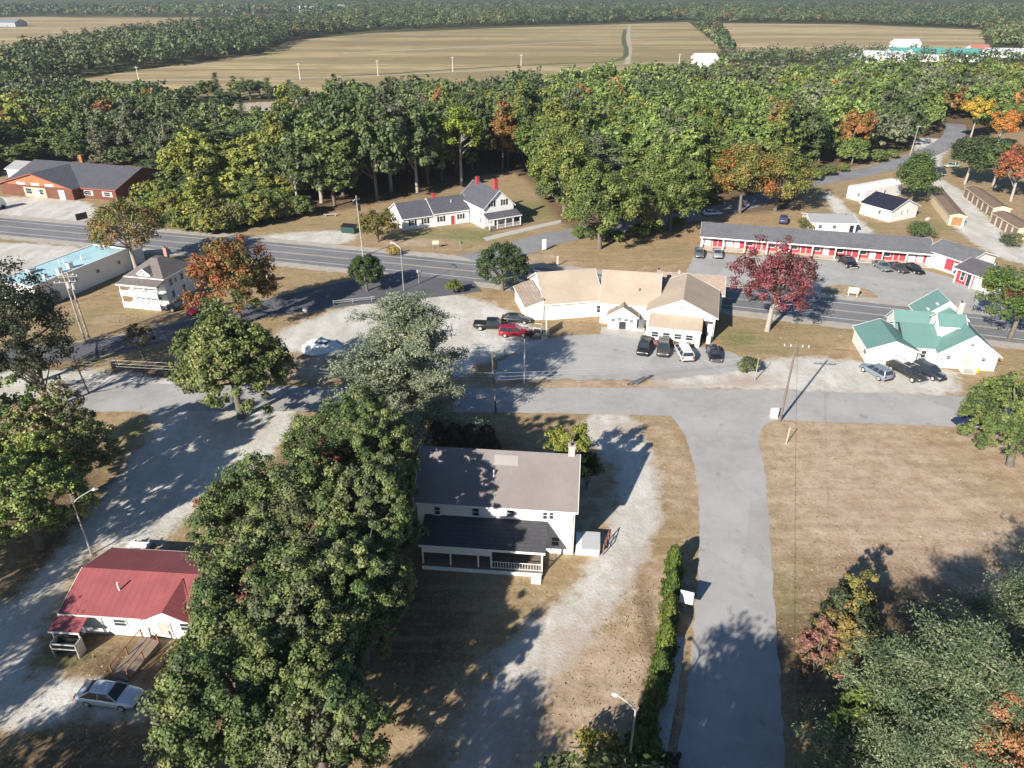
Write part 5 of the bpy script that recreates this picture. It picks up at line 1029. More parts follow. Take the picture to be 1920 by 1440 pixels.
NEAR = [
 # (name, label, cx, cy, zc, maker, colour)
 ('oak_tree', 'huge olive-green tree between the red roof and the white house', 545, 985, 9.5, lambda: broadleaf(1, 6.6, 2.5, 15.5, 516, 218, 0.20, cr=(.06, .135), fill=.55, pal=((.085, .125, .042), (.125, .17, .058), (.175, .205, .072), (.14, .155, .075))), OLIVE),
 ('oak_tree', 'huge olive-green tree overhanging the right end of the red roof', 492, 1125, 8.0, lambda: broadleaf(2, 5.3, 2, 13.5, 408, 218, 0.20, cr=(.06, .135), fill=.55, pal=((.085, .125, .042), (.125, .17, .058), (.175, .205, .072), (.14, .155, .075))), OLIVE),
 ('oak_tree', 'large olive-green tree right of the silver sedan at the bottom of the picture', 455, 1300, 7.0, lambda: broadleaf(3, 5.6, 1.5, 12.5, 435, 240, 0.20, cr=(.06, .135), fill=.55, pal=((.085, .125, .042), (.125, .17, .058), (.175, .205, .072), (.14, .155, .075))), OLIVE),
 ('oak_tree', 'large tree in the middle of the dark mass left of the shaded porch yard', 595, 1160, 8.0, lambda: broadleaf(4, 5.0, 2, 14.0, 435, 229, 0.20, cr=(.06, .135), fill=.55, pal=((.085, .125, .042), (.125, .17, .058), (.175, .205, .072), (.14, .155, .075))), OLIVE),
 ('oak_tree', 'leafy tree at the bottom centre left of the shaded gravel', 590, 1350, 6.0, lambda: broadleaf(5, 4.7, 1.5, 11, 380, 229, 0.20, cr=(.06, .135), fill=.55, pal=((.085, .125, .042), (.125, .17, .058), (.175, .205, .072), (.14, .155, .075))), OLIVE),
 ('oak_tree', 'dark green tree beside the left end of the taupe roof', 660, 850, 8.0, lambda: broadleaf(6, 6.3, 2, 13.5, 462, 198, 0.20, cr=(.06, .135), fill=.55, pal=((.085, .125, .042), (.125, .17, .058), (.175, .205, .072), (.14, .155, .075))), OLIVE),
 ('oak_tree', 'shaded tree tight against the left wall of the big white house', 698, 1000, 8.0, lambda: broadleaf(7, 3.9, 2, 15.5, 353, 177, 0.20, cr=(.06, .135), fill=.55, pal=((.085, .125, .042), (.125, .17, .058), (.175, .205, .072), (.14, .155, .075))), OLIVE),
 ('oak_tree', 'dark tree right of the middle of the mass, before the white porch', 672, 1130, 6.5, lambda: broadleaf(45, 4.0, 1.5, 13.5, 326, 187, 0.20, cr=(.06, .135), fill=.55, pal=((.085, .125, .042), (.125, .17, .058), (.175, .205, .072), (.14, .155, .075))), OLIVE),
 ('oak_tree', 'tall tree behind the left end of the taupe roof', 712, 900, 9.0, lambda: broadleaf(46, 3.8, 3, 16.5, 326, 177, 0.20, cr=(.06, .135), fill=.55, pal=((.085, .125, .042), (.125, .17, .058), (.175, .205, .072), (.14, .155, .075))), OLIVE),
 ('maple_tree', 'small orange-red tree top poking out of the dark green mass', 616, 858, 13.0, lambda: broadleaf(8, 1.5, 11.4, 14.6, 30, 90, .24), (.36, .12, .06)),
 ('maple_tree', 'bright green tree in front of the local road bend, left of the grey pine', 436, 705, 6.0, lambda: broadleaf(9, 7.2, .4, 14.0, 516, 64, 0.37, lobe=.3, pear=.35, cr=(.06, .135), fill=.55, pal=((.10, .13, .045), (.14, .17, .055), (.17, .19, .06))), (.13, .16, .05)),
 ('maple_tree', 'orange and green autumn maple beside the porch house', 436, 526, 7.6, lambda: broadleaf(10, 6.4, .3, 14.3, 170, 110, .36, pear=.35, cr=(.12, .22), pal=((.12, .13, .045), (.20, .14, .045), (.27, .135, .045), (.34, .12, .05))), (.34, .165, .035)),
 ('maple_tree', 'wide yellow-green tree with pale limbs behind the turquoise roof', 236, 428, 8.6, lambda: broadleaf(11, 6.6, 4.0, 12.8, 90, 110, .38, bark=PALEBARK, fill=.6, cr=(.16, .26), nb=24, pal=((.13, .145, .04), (.19, .175, .045), (.22, .14, .05), (.15, .16, .05))), (.19, .15, .04)),
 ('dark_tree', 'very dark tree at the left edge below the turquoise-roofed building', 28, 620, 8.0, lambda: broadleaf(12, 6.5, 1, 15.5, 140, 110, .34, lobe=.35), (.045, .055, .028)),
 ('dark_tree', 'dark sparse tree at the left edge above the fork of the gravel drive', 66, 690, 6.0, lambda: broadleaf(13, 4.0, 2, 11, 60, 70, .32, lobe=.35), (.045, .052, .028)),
 ('autumn_tree', 'green and rusty tree left of the shaded gravel drive', 112, 858, 5.5, lambda: broadleaf(14, 5.4, .2, 12, 380, 107, 0.24, lobe=.3, cr=(.06, .135), fill=.55, pal=((0.169, 0.208, 0.072), (0.247, 0.240, 0.085), (0.273, 0.221, 0.117), (0.221, 0.260, 0.078))), OLIVE),
 ('green_tree', 'yellow-green tree in the left foreground beside the gravel drive', 48, 955, 4.8, lambda: broadleaf(15, 5.4, .1, 11.5, 408, 129, 0.24, cr=(.06, .135), fill=.55, pal=((0.182, 0.234, 0.072), (0.260, 0.312, 0.085), (0.338, 0.377, 0.104))), OLIVE),
 ('green_tree', 'rusty-green tree cut by the left edge above the yellow-green one', 8, 835, 6.0, lambda: broadleaf(16, 5.2, .2, 12.5, 299, 49, 0.35, cr=(.06, .135), fill=.55, pal=((0.156, 0.208, 0.072), (0.221, 0.260, 0.078), (0.260, 0.234, 0.104))), OLIVE),
 ('round_tree', 'small round dark green tree on the highway bend left of the lamp', 685, 512, 3.4, lambda: broadleaf(17, 3.0, .3, 6.6, 110, 110, .27, fill=.6, lobe=.06, cr=(.16, .24)), (.055, .085, .025)),
 ('round_tree', 'round dark green tree just left of the tan-roofed restaurant', 942, 502, 4.3, lambda: broadleaf(18, 4.5, .3, 8.6, 150, 120, .30, fill=.62, lobe=.06, cr=(.14, .22)), (.062, .09, .035)),
 ('autumn_tree', 'small yellow-brown tree in front of the left farmhouse wing', 706, 424, 3.4, lambda: broadleaf(19, 4.0, .6, 6.8, 60, 90, .36), (.16, .14, .042)),
 ('maple_tree', 'dark red maple with thin pale branches before the motel', 1452, 545, 6.8, lambda: broadleaf(20, 6.2, .6, 14.5, 150, 80, .32, bark=PALEBARK, nb=26, fill=.45, lobe=.3, pear=.35, cr=(.12, .22), pal=((.13, .035, .045), (.20, .05, .06), (.22, .075, .08), (.16, .07, .065))), (.27, .075, .075)),
 ('maple_tree', 'green tree at the right edge beside the end of the motel', 1918, 568, 6.0, lambda: broadleaf(21, 5.4, .8, 12, 90, 120, .34), (.10, .155, .035)),
 ('maple_tree', 'olive tree at the right edge where the street leaves the picture', 1918, 808, 4.6, lambda: broadleaf(22, 5.9, -.4, 11, 408, 107, 0.24, cr=(.06, .135), fill=.55, pal=((.11, .15, .045), (.14, .18, .055), (.18, .205, .065))), OLIVE),
 ('birch_tree', 'yellow and rusty young tree at the lower right by the shaded kerb', 1580, 1185, 4.5, lambda: broadleaf(23, 2.2, .2, 7.5, 50, 110, .24, lobe=.35), (.20, .16, .05)),
 ('birch_tree', 'dusky pink-brown young tree at the left rim of the lower right wood', 1532, 1225, 4.0, lambda: broadleaf(24, 1.8, .2, 6.8, 36, 90, .22), (.24, .13, .09)),
 ('birch_tree', 'bright green young tree under the grey pine near the bottom edge', 1600, 1385, 3.5, lambda: broadleaf(25, 1.9, .5, 7.5, 70, 120, .22), (.12, .17, .035)),
 ('birch_tree', 'yellow young tree tip above the grey pine at lower right', 1605, 1130, 5.0, lambda: broadleaf(26, 1.7, 1.5, 8.2, 30, 100, .22), (.24, .21, .06)),
 ('maple_tree', 'salmon-orange tree in the bottom right corner', 1905, 1385, 7.0, lambda: broadleaf(27, 3.4, 1, 11.5, 110, 285, 0.16, lobe=.3), (.44, .19, .10)),
 ('birch_tree', 'dark green young tree left of the grey pine over the brown field edge', 1585, 1172, 4.5, lambda: broadleaf(28, 2.2, 1, 7.8, 50, 90, .25), (.06, .075, .035)),
 ('young_tree', 'thin brownish young tree on the verge between the road and the gravel fork', 262, 640, 3.0, lambda: broadleaf(29, 2.0, 1.6, 5.4, 22, 70, .26), (.10, .10, .04)),
 ('young_tree', 'yellow-green leafy tree right behind the chimney of the taupe-roofed house', 1068, 838, 5.8, lambda: broadleaf(30, 2.3, 2.5, 8.2, 44, 110, .26), (.20, .22, .045)),
 ('autumn_tree', 'yellow and orange tree behind the left end of the motel', 1395, 345, 7.0, lambda: broadleaf(31, 6.2, .5, 16, 130, 110, .42, pear=.35, pal=((.30, .12, .04), (.24, .17, .045), (.18, .18, .05))), (.24, .15, .035)),
 ('autumn_tree', 'yellow-green bushy tree behind the motel, right of the orange one', 1462, 345, 6.5, lambda: broadleaf(32, 7.0, .3, 15, 140, 110, .42, pal=((.17, .18, .045), (.22, .18, .05), (.13, .16, .045))), (.18, .165, .04)),
 ('cone_tree', 'dense conical green tree between the bungalow and the storage units', 1718, 338, 6.0, lambda: broadleaf(33, 5.0, .3, 13.2, 130, 110, .42, fill=.3, lobe=.08, pear=.5, cr=(.22, .32)), (.085, .125, .035)),
 ('green_tree', 'large bright green tree by the side road, right of the farmhouse', 1128, 395, 8.0, lambda: broadleaf(34, 8.2, .2, 17, 180, 120, .46, cr=(.12, .22), pal=((.11, .145, .042), (.15, .19, .05), (.19, .215, .055))), (.125, .155, .04)),
 ('green_tree', 'broad bright green tree between the farmhouse and the side road', 1060, 330, 9.0, lambda: broadleaf(35, 8.4, .2, 19, 180, 120, .48, cr=(.12, .22), pal=((.11, .145, .042), (.15, .19, .05), (.19, .215, .055))), (.12, .16, .036)),
 ('green_tree', 'bright green tree over the side road left of the motel', 1262, 365, 8.0, lambda: broadleaf(36, 7.4, .2, 16.5, 150, 120, .46, cr=(.12, .22), pal=((.11, .145, .042), (.15, .19, .05), (.19, .215, .055))), (.115, .145, .04)),
 ('green_tree', 'grey-green tree low beside the side road left of the motel', 1205, 400, 5.5, lambda: broadleaf(37, 6.0, .2, 12, 120, 100, .44, cr=(.12, .22), pal=((.11, .145, .042), (.15, .19, .05), (.19, .215, .055))), (.095, .12, .045)),
 ('green_tree', 'bright yellow-green tree crown standing before the dark wood behind the farmhouse', 862, 252, 13.5, lambda: broadleaf(38, 6.4, 7.5, 20, 90, 110, .55, bark=PALEBARK, pear=.15), (.19, .235, .035)),
 ('yellow_tree', 'bright yellow tree with pale trunks near the upper right corner', 1833, 212, 9.5, lambda: broadleaf(39, 4.8, 5.5, 14.5, 60, 90, .6, bark=PALEBARK), (.42, .30, .04)),
 ('orange_tree', 'bright orange tree at the wood edge near the upper right corner', 1880, 238, 7.0, lambda: broadleaf(40, 4.6, 3, 12, 60, 90, .6, bark=PALEBARK), (.42, .18, .045)),
 ('orange_tree', 'red-orange tree at the right edge behind the storage units', 1912, 325, 7.0, lambda: broadleaf(41, 5.4, 2.5, 13.5, 80, 100, .5, bark=PALEBARK), (.32, .12, .06)),
 ('green_tree', 'dark green tree with pale trunk left of the red-orange tree by the storage rows', 1822, 300, 6.5, lambda: broadleaf(42, 5.6, 1.5, 12.5, 100, 100, .5, bark=PALEBARK), (.06, .085, .035)),
 ('green_tree', 'mid green tree with slim trunks behind the farther storage row', 1874, 308, 6.5, lambda: broadleaf(43, 4.2, 2.5, 12, 80, 90, .5, bark=PALEBARK), (.085, .125, .045)),
 ('orange_tree', 'rust-orange treetop in the wood above the side road', 1472, 222, 12.5, lambda: broadleaf(44, 5.0, 5, 17, 60, 90, .6), (.26, .15, .05)),
]
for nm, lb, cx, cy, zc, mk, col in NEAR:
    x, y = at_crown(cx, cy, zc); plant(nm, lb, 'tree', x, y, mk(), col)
PINES = [
 ('grey-green airy pine rising over the street in the middle of the picture', 773, 800, 17.2, 9.0, dict(z0=2.0, nt=11, dens=2.3, leaf=.34, droop=.02, width_pow=.38, clump=.6), (.225, .255, .165)),
 ('big grey-green pine filling the lower right corner, nearest the brown field', 1712, 1470, 14.5, 7.8, dict(z0=1.0, nt=13, dens=2.9, leaf=.23, droop=.0, width_pow=.4), (.145, .185, .095)),
 ('grey-green pine at the right edge above the salmon-orange tree', 1940, 1330, 15.5, 7.0, dict(z0=1.5, nt=13, dens=2.8, leaf=.23, droop=.0, width_pow=.45), (.14, .175, .09)),
 ('lower grey-green pine near the bottom edge at the right', 1660, 1560, 10.5, 5.4, dict(z0=1.0, nt=13, dens=2.9, leaf=.21, droop=.0, width_pow=.45), (.15, .185, .10)),
]
for i, (lb, bx, by, H, R, kw, col) in enumerate(PINES):
    x, y = g(bx, by); plant('pine_tree', lb, 'tree', x, y, pine(60 + i, R, H=H, bark=PALEBARK if i else BARK, **kw), col)
for k, (x, y, R, H) in enumerate(((-13, 17.5, 5.0, 13.5), (-3.5, 12, 5.0, 13), (4.5, 19.0, 5.2, 15.8), (10.0, 17.5, 5.0, 15.2), (0.5, 18.5, 3.8, 13), (2.5, 15, 4.5, 13), (-40, 19, 6, 14), (-28, 18, 5, 12), (-52, 26, 6, 14), (-57, 37, 6.5, 14))):
    plant('shade_tree', 'leafy tree just below the picture whose shadow falls into it', 'tree', x, y, broadleaf(300 + k, R, 1.5, H, 110, 130, .34), (.09, .11, .04), 'trees just below the picture', rot=k)
x, y = g(738, 478); plant('shrub', 'yellow-brown shrub under the small autumn tree by the junction', 'shrub', x, y, bush(88, 1.4, 1.6, 1400, .25), (.36, .25, .06))
# shrubs
hedge = [conifer(70 + k, 1.0, 3.0, 3200, .24, pw=.55) for k in range(3)]
HG = [(1262, 1072, 3.6, 1.0), (1259, 1118, 3.6, 1.05), (1254, 1165, 3.6, 1.05), (1248, 1212, 3.3, 1.0), (1240, 1262, 2.6, 1.0), (1226, 1312, 2.6, 1.0), (1211, 1362, 2.8, 1.0), (1196, 1420, 3.0, 1.15), (1172, 1462, 2.9, 1.2), (1218, 1425, 2.2, 1.0)]
WHERE = ['farthest from the foreground lamp', 'second from the far end', 'third from the far end, near the white board', 'fourth from the far end, beside the white board', 'fifth from the far end', 'sixth from the far end', 'seventh from the far end, above the lamp head', 'right beside the foreground lamp post', 'nearest the bottom edge, left of the lamp post', 'low one streetward of the lamp']
for k, (px, py, h, r) in enumerate(HG):
    x, y = g(px, py); plant('arborvitae', 'bright green hedge arborvitae, ' + WHERE[k], 'shrub', x, y, hedge[k % 3], [(.11, .15, .03), (.09, .13, .028), (.13, .155, .035)][k % 3], 'arborvitae hedge along the side street', rot=-.12 - .02 * k, sc=(r * .92, r * 1.75, h / 3.6))
SH = [('shrub', 'round yellow-green shrub at the bottom end of the roadside hedge', 1120, 1435, 1.75, 2.4, (.24, .22, .05)), ('shrub', 'small round yellow-green shrub on the verge left of the round tree by the restaurant', 852, 550, 1.4, 2.3, (.17, .19, .03)),
 ('shrub', 'grey-green shrub in the small island of the street', 1402, 698, 1.5, 1.9, (.10, .12, .06)), ('shrub', 'green shrub with a bright tip on the lawn behind the motel', 1722, 446, 2.6, 3.4, (.085, .13, .045)),
 ('shrub', 'yellow-brown shrub behind the motel roof beside the mobile home', 1514, 432, 2.6, 2.6, (.16, .15, .05)), ('shrub', 'pale green shrub at the right end of the motel lot behind the roof', 1895, 462, 2.4, 2.6, (.12, .14, .06)), ('shrub', 'yellow-green shrub beside the dark tree by the left edge of the hall lawn', 330, 425, 3.0, 3.6, (.14, .16, .03)),
 ('flower_bush', 'pinkish flower bush at the left corner of the restaurant porch', 1232, 650, .75, 1.1, (.38, .16, .17)), ('flower_bush', 'brownish low bush in the middle of the restaurant porch front', 1262, 648, .8, .9, (.22, .15, .10)), ('flower_bush', 'low brown-green bush at the right part of the restaurant porch front', 1292, 649, .8, .8, (.18, .14, .09)),
 ('shrub', 'dark reddish shrub just right of the red estate car', 993, 634, .7, 1.2, (.10, .02, .02)), ('shrub', 'small orange shrub at the left corner of the big tree by the red roof', 381, 958, .8, 1.6, (.35, .12, .05)),
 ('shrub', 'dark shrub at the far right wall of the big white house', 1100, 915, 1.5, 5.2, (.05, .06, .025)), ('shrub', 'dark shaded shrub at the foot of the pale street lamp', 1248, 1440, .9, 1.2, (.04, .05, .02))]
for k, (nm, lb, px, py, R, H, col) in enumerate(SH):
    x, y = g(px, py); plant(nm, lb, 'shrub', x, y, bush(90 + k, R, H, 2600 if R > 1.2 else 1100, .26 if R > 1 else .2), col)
DHB = [conifer(110 + k, 1.7, 4.6, 3600, .34, pw=.45) for k in range(2)]
for k, px in enumerate((822, 853, 884, 913)):
    x, y = g(px, 862 - k * 2); plant('cedar_shrub', ['dark brown-topped cedar behind the taupe roof, leftmost of four', 'dark brown-topped cedar behind the taupe roof, second from left', 'dark brown-topped cedar behind the taupe roof, third from left', 'dark brown-topped cedar behind the taupe roof, rightmost of four'][k], 'shrub', x, y, DHB[k % 2], (.075, .058, .03), 'dark cedars behind the white house', rot=k, sc=(1, 1, 1.05 - .05 * k))

# ---------------------------------------------------------------- woodland
PROTO = [broadleaf(200, 4.8, .4, 15, 110, 71, 0.63, cr=(.13, .26), lobe=.25, nb=8), broadleaf(201, 5.2, .2, 14, 119, 67, 0.64, cr=(.13, .26), lobe=.3, nb=8), broadleaf(202, 4.6, .2, 16, 110, 67, 0.61, cr=(.13, .26), pear=.4, nb=7), broadleaf(203, 5.0, 3.0, 15, 102, 71, 0.63, cr=(.13, .26), lobe=.35, bark=PALEBARK, nb=9),
         broadleaf(204, 4.8, .0, 12, 102, 67, 0.61, cr=(.13, .26), fill=.4, nb=6), broadleaf(205, 4.9, 3.8, 16, 110, 67, 0.63, cr=(.13, .26), lobe=.28, nb=9), pine(206, 3.6, 2.5, 15.5, nt=4, dens=.75, leaf=.95, width_pow=.8, tiers=13), broadleaf(208, 4.6, -.6, 7.5, 110, 60, .6, fill=.5, nb=5, cr=(.14, .24)), pine(207, 4.2, 1.5, 14, nt=4, dens=.75, leaf=.95, width_pow=.6, tiers=12)]
rs = np.random.RandomState(11)
gx = np.arange(-330, 420, 7.6); gy = np.arange(150, 440, 7.4); GX, GY = np.meshgrid(gx, gy); pts = np.stack([GX.ravel(), GY.ravel()], 1) + rs.uniform(-3.0, 3.0, (GX.size, 2))
ins = sd_poly(pts[:, 0], pts[:, 1], FOREST_W) > 1.5
def dist_line(X, Y, line):
    d = np.full(X.shape, 1e9)
    for (ax, ay), (bx, by) in zip(line[:-1], line[1:]):
        ex, ey = bx - ax, by - ay; t = np.clip(((X - ax) * ex + (Y - ay) * ey) / (ex * ex + ey * ey), 0, 1); d = np.minimum(d, np.hypot(X - ax - t * ex, Y - ay - t * ey))
    return d
ins &= dist_line(pts[:, 0], pts[:, 1], SIDE_C) > 8.5
pxy = np.empty((len(pts), 2)); zz = CAMH; dd = pts[:, 1] * cos(PITCH) + zz * sin(PITCH); uu = pts[:, 1] * sin(PITCH) - zz * cos(PITCH)
pxy[:, 0] = 960 + FPX * pts[:, 0] / dd; pxy[:, 1] = 720 - FPX * uu / dd
ins &= (pxy[:, 0] > -90) & (pxy[:, 0] < 2010)
# clearings: shed, gravel clearing, hall roof, junk clearing
for cx, cy, r in ((1207, 288, 9), (1240, 300, 8), (480, 203, 30), (500, 228, 14), (-900, 0, 1)):
    x, y = g(cx, cy); ins &= np.hypot(pts[:, 0] - x, pts[:, 1] - y) > r
for nm, lb, cx, cy, zc, mk, col in NEAR:
    x, y = g(cx, cy, zc); ins &= np.hypot(pts[:, 0] - x, pts[:, 1] - y) > 5.5
pts, pxy = pts[ins], pxy[ins]; order = np.argsort(pts[:, 1] + np.abs(pts[:, 0]) * .1 ); pts, pxy = pts[order], pxy[order]
def vnoise(x, y, s, seed):
    r = np.random.RandomState(seed); a = r.uniform(0, 6.28, 8); f = r.normal(size=(8, 2)); return sum(np.sin((x * f[i, 0] + y * f[i, 1]) / s + a[i]) for i in range(8)) / 8
def wood_tint(x, y, px, py, r):
    n = vnoise(x, y, 22, 3) + r.normal() * .26; u = r.uniform()
    if u < .035 and py < 330: c = np.array([.25, .135, .045]); w = 'rusty'
    elif u < .09 and px < 620 and py > 240 or (px < 560 and py > 340 and u < .55): c = np.array([.21, .225, .05]); w = 'yellow-green'
    elif u < .12 and px > 900: c = np.array([.16, .18, .04]); w = 'yellow-green'
    elif px > 960 and n > -.12: c = np.array([.14, .19, .052]); w = 'mid green'
    elif n > .12: c = np.array([.125, .16, .05]); w = 'mid green'
    elif n < -.28 and u > .5: c = np.array([.13, .14, .08]); w = 'grey-green'
    else: c = np.array([.088, .118, .045]); w = 'dark green'
    return c * r.uniform(.8, 1.3) * np.array([1.1, 1.1, 1.12]), w
def zone(px, py):
    if px < 300: return 'behind the rust-brown hall'
    if px < 620: return 'of the wood between the hall and the farmhouse'
    if px < 980: return 'of the tall wood behind the farmhouse'
    if px < 1320: return 'of the bright wood beyond the side road bend'
    if px < 1620: return 'of the wood behind the motel and the side road'
    return 'of the wood at the upper right'
WT = []
def wlabel(w, k, s, x, y, px, py):
    size = 'tall' if s > 1.15 else 'low' if s < .7 else ''
    kd = 'pine' if k in (6, 8) else 'bushy tree' if k == 7 else 'tree'
    for lim, wh in ((120, 'behind the left half of the hall'), (290, 'behind the right end of the hall'), (400, 'just right of the rust-brown hall'), (500, 'above the orange maple'), (600, 'left of the bench clearing'), (720, 'above the dumpster'), (830, 'behind the farmhouse wing'), (960, 'behind the farmhouse chimneys'), (1080, 'right of the farmhouse lawn'), (1200, 'above the tan restaurant roof'), (1320, 'left of the motel roof'), (1450, 'behind the left end of the motel'), (1600, 'above the middle of the motel'), (1720, 'above the bungalow'), (2100, 'behind the storage yard')):
        if px < lim: break
    fy = np.interp(px, [0, 290, 320, 600, 900, 1060, 1300, 1500, 1700, 1920], [318, 330, 420, 400, 335, 420, 415, 380, 288, 248])
    row = 'front row' if py > fy - 22 else 'second row' if py > fy - 55 else 'deeper'
    return ' '.join(('%s %s %s %s, %s' % (size, w, kd, wh, row)).split())
NIND = 215; rr = np.random.RandomState(21); stuff_V, stuff_T = [], []
for i, ((x, y), (px, py)) in enumerate(zip(pts, pxy)):
    c, w = wood_tint(x, y, px, py, rr); tall = 1.0
    if 565 < px < 980 and py > 352: tall = 1.5
    elif 565 < px < 980: tall = 1.15 if py > 290 else 1.0
    elif px < 500: tall = .85 if y < 215 else .98
    elif px < 1330: tall = 1.1
    else: tall = 1.12
    if y > 250: tall = min(tall, .85 if px > 620 else .6)
    if y > 320: tall = min(tall, .62 if px < 960 else .72)
    if 330 < px < 610 and y > 228: tall = .5
    if px < 560 and py > 375: tall = .6
    k = rr.choice(9, p=([.15, .14, .12, .02, .16, .0, .06, .30, .05] if px < 560 and py > 200 else [.2, .2, .16, .05, .19, .04, .07, .03, .06])); s = tall * rr.uniform(.58, 1.24); sxy = rr.uniform(.85, 1.3) * (.7 + .3 * tall); rot = rr.uniform(0, 6.28)
    if 560 < px < 960 and py > 330: k = [3, 1, 0, 1, 2][i % 5]
    if i < NIND:
        WT.append((plant('woodland_tree', None, 'tree', x, y, PROTO[k], c, 'trees of the woodland edge', rot=rot, sc=(sxy, sxy, s)), wlabel(w, k, s, x, y, px, py), px))
    else:
        r3 = np.random.RandomState(i); H = 15 * s; nc = 40; C, rc, Pn, Nn, ss = crown_pts(r3, 4.9 * sxy, .8 * s, H, nc, 18 if y < 300 else 11, .95 if y < 300 else 1.2, lobe=.3, cr=(.15, .27))
        Pn = Pn + np.array([x, y, 0]); stuff_V.append(rhombi(Pn, Nn, ss, ss * .8, r3)); stuff_T.append(np.tile([*c, 1], (len(Pn), 1)))
tag(link('woodland', leaf_mesh('woodland', np.vstack(stuff_V), LEAFV, np.vstack(stuff_T)), None), 'dense mixed woodland stretching back to the stubble field', 'woodland', kind='stuff')
US = [(296, 392), (308, 405), (322, 418), (336, 426), (352, 431), (368, 434), (384, 436), (402, 437), (420, 434), (436, 430), (452, 426), (468, 422), (484, 418), (500, 415), (516, 413), (312, 388), (330, 402), (348, 414), (372, 420), (398, 420), (424, 416), (300, 372), (540, 408), (566, 404), (1085, 446), (1120, 452), (1158, 453), (1196, 446), (1230, 436), (1272, 428), (1525, 338), (1550, 330), (1580, 322), (1645, 304), (1672, 297)]
UC = [(.20, .215, .05), (.15, .19, .05), (.235, .225, .055), (.12, .155, .05), (.17, .16, .06)]; ru = np.random.RandomState(77)
for i, (px, py) in enumerate(US):
    x, y = g(px, py); s = ru.uniform(.5, .95) * (1 if px < 600 else .6)
    WT.append((plant('woodland_shrub', None, 'shrub', x, y, PROTO[7], UC[i % 5] if px < 600 else UC[i % 2 * 2 + 1], 'shrubs along the wood edge', rot=i * 1.7, sc=(s * 1.1, s * 1.1, s)), ('yellow-green shrub' if i % 5 in (0, 2) else 'green shrub') + (' on the wood edge above the orange maple' if px < 600 else ' on the wood edge by the side road bend' if px < 1300 else ' along the wood edge of the road above the bungalow'), px))
for i, (px, py) in enumerate(((372, 186), (392, 190), (410, 183), (432, 189), (452, 184), (470, 187), (488, 182), (505, 186), (524, 183), (545, 186), (562, 196), (420, 222), (455, 226), (580, 208))):
    x, y = g(px, py); k = [4, 0, 6, 7, 1][i % 5]; WT.append((plant('woodland_tree', None, 'tree', x, y, PROTO[k], [(.11, .15, .055), (.14, .18, .06), (.09, .12, .055)][i % 3], 'trees of the woodland edge', rot=i, sc=(.95, .95, .52 + .1 * (i % 3))), 'small green tree bordering the bare clearing below the stubble field', px))
from collections import defaultdict
byl = defaultdict(list)
for o, l, px in WT: byl[l].append((px, o))
ORD = ['leftmost', 'second from left', 'third from left', 'fourth from left', 'fifth from left', 'sixth from left', 'seventh from left', 'eighth from left', 'ninth from left', 'tenth from left', 'eleventh from left', 'twelfth from left', 'thirteenth from left', 'fourteenth from left', 'fifteenth from left', 'sixteenth from left']
for l, v in byl.items():
    v.sort(key=lambda q: q[0])
    for i, (px, o) in enumerate(v):
        o['label'] = l if len(v) == 1 else l + ', ' + ('rightmost' if i == len(v) - 1 else ORD[min(i, 15)])
def scatter(name, label, n, x0, x1, y0, y1, size, asp, cols, tilt, dens, seed, z=.03):
    r = np.random.RandomState(seed); x = r.uniform(x0, x1, n); y = r.uniform(y0, y1, n)
    k = r.uniform(size=n) < dens(x, y)
    for pl in (hp_poly, rp_poly, r3_poly, np.array(r4), *FOOT): k &= sd_poly(x, y, pl) < -.15
    k &= gravel_sd(x, y) < .2 + 1.5 * vnoise(x, y, 1.2, 4)
    x, y = x[k], y[k]; n = len(x); Nn = unit(r.normal(size=(n, 3)) * tilt + np.array([0, 0, 1.])); s = size * r.uniform(.6, 1.5, n)
    c = np.array(cols)[r.randint(0, len(cols), n)] * r.uniform(.75, 1.25, (n, 1))
    tag(link(name, leaf_mesh(name, rhombi(np.stack([x, y, np.full(n, z) + s * .25 * (tilt > .8)], 1), Nn, s, s * asp, r), LITTERM, np.hstack([c, np.ones((n, 1))])), None), label, name.replace('_', ' '), kind='stuff')
def flatmat():
    m, nt, b, out = newmat('litter'); a = N(nt, 'ShaderNodeAttribute', attribute_name='tint'); nt.links.new(a.outputs['Color'], b.inputs['Base Color']); b.inputs['Roughness'].default_value = .9; b.inputs['Specular IOR Level'].default_value = .1; return m
LITTERM = flatmat()
hp_poly, _ = strip(HWY_C, 15.5); rp_poly, _ = strip(R2, [7, 6.5, 6.2, 6.2, 6.5, 8, 11, 15, 16]); r3_poly, _ = strip(R3, [9, 7.5, 6.3, 6.4, 7.2, 8, 8, 7.6, 7])
def foot(b, x0, x1, y0, y1): return np.array([(b.x + x * cos(b.a) - y * sin(b.a), b.y + x * sin(b.a) + y * cos(b.a)) for x, y in ((x0, y0), (x1, y0), (x1, y1), (x0, y1))])
FOOT = [foot(A, -.1, 17.5, -3.6, 8.5), foot(B_, -.5, 14.6, -1.8, 7.5), foot(C_, -3.5, 9.7, 0, 12), foot(C3, 0, 9, 0, 12.4), foot(C4, 0, 10.3, -3.4, 11.5), foot(C6, 0, 4.5, 0, 3), foot(D_, 0, 6.6, 0, 7.6), foot(D2, 0, 7.7, -1.6, 12.5), foot(D3, 0, 4.4, 0, 8.5), foot(J_, 0, 25.5, 0, 8.2), foot(K_, -.2, 7.2, -2.5, 11), foot(rp_, 0, 3.7, -1.7, 0), P([(1005, 650), (1030, 632), (1130, 625), (1240, 648), (1395, 668), (1410, 690), (1225, 712), (905, 712)]), P([(1128, 614), (1200, 612), (1226, 626), (1240, 648), (1200, 638), (1125, 626)])]
lit = lambda x, y: np.clip(blobs(x, y, LITTER) * 1.1 + .03 + .25 * (vnoise(x, y, 3, 8) > .3), 0, 1)
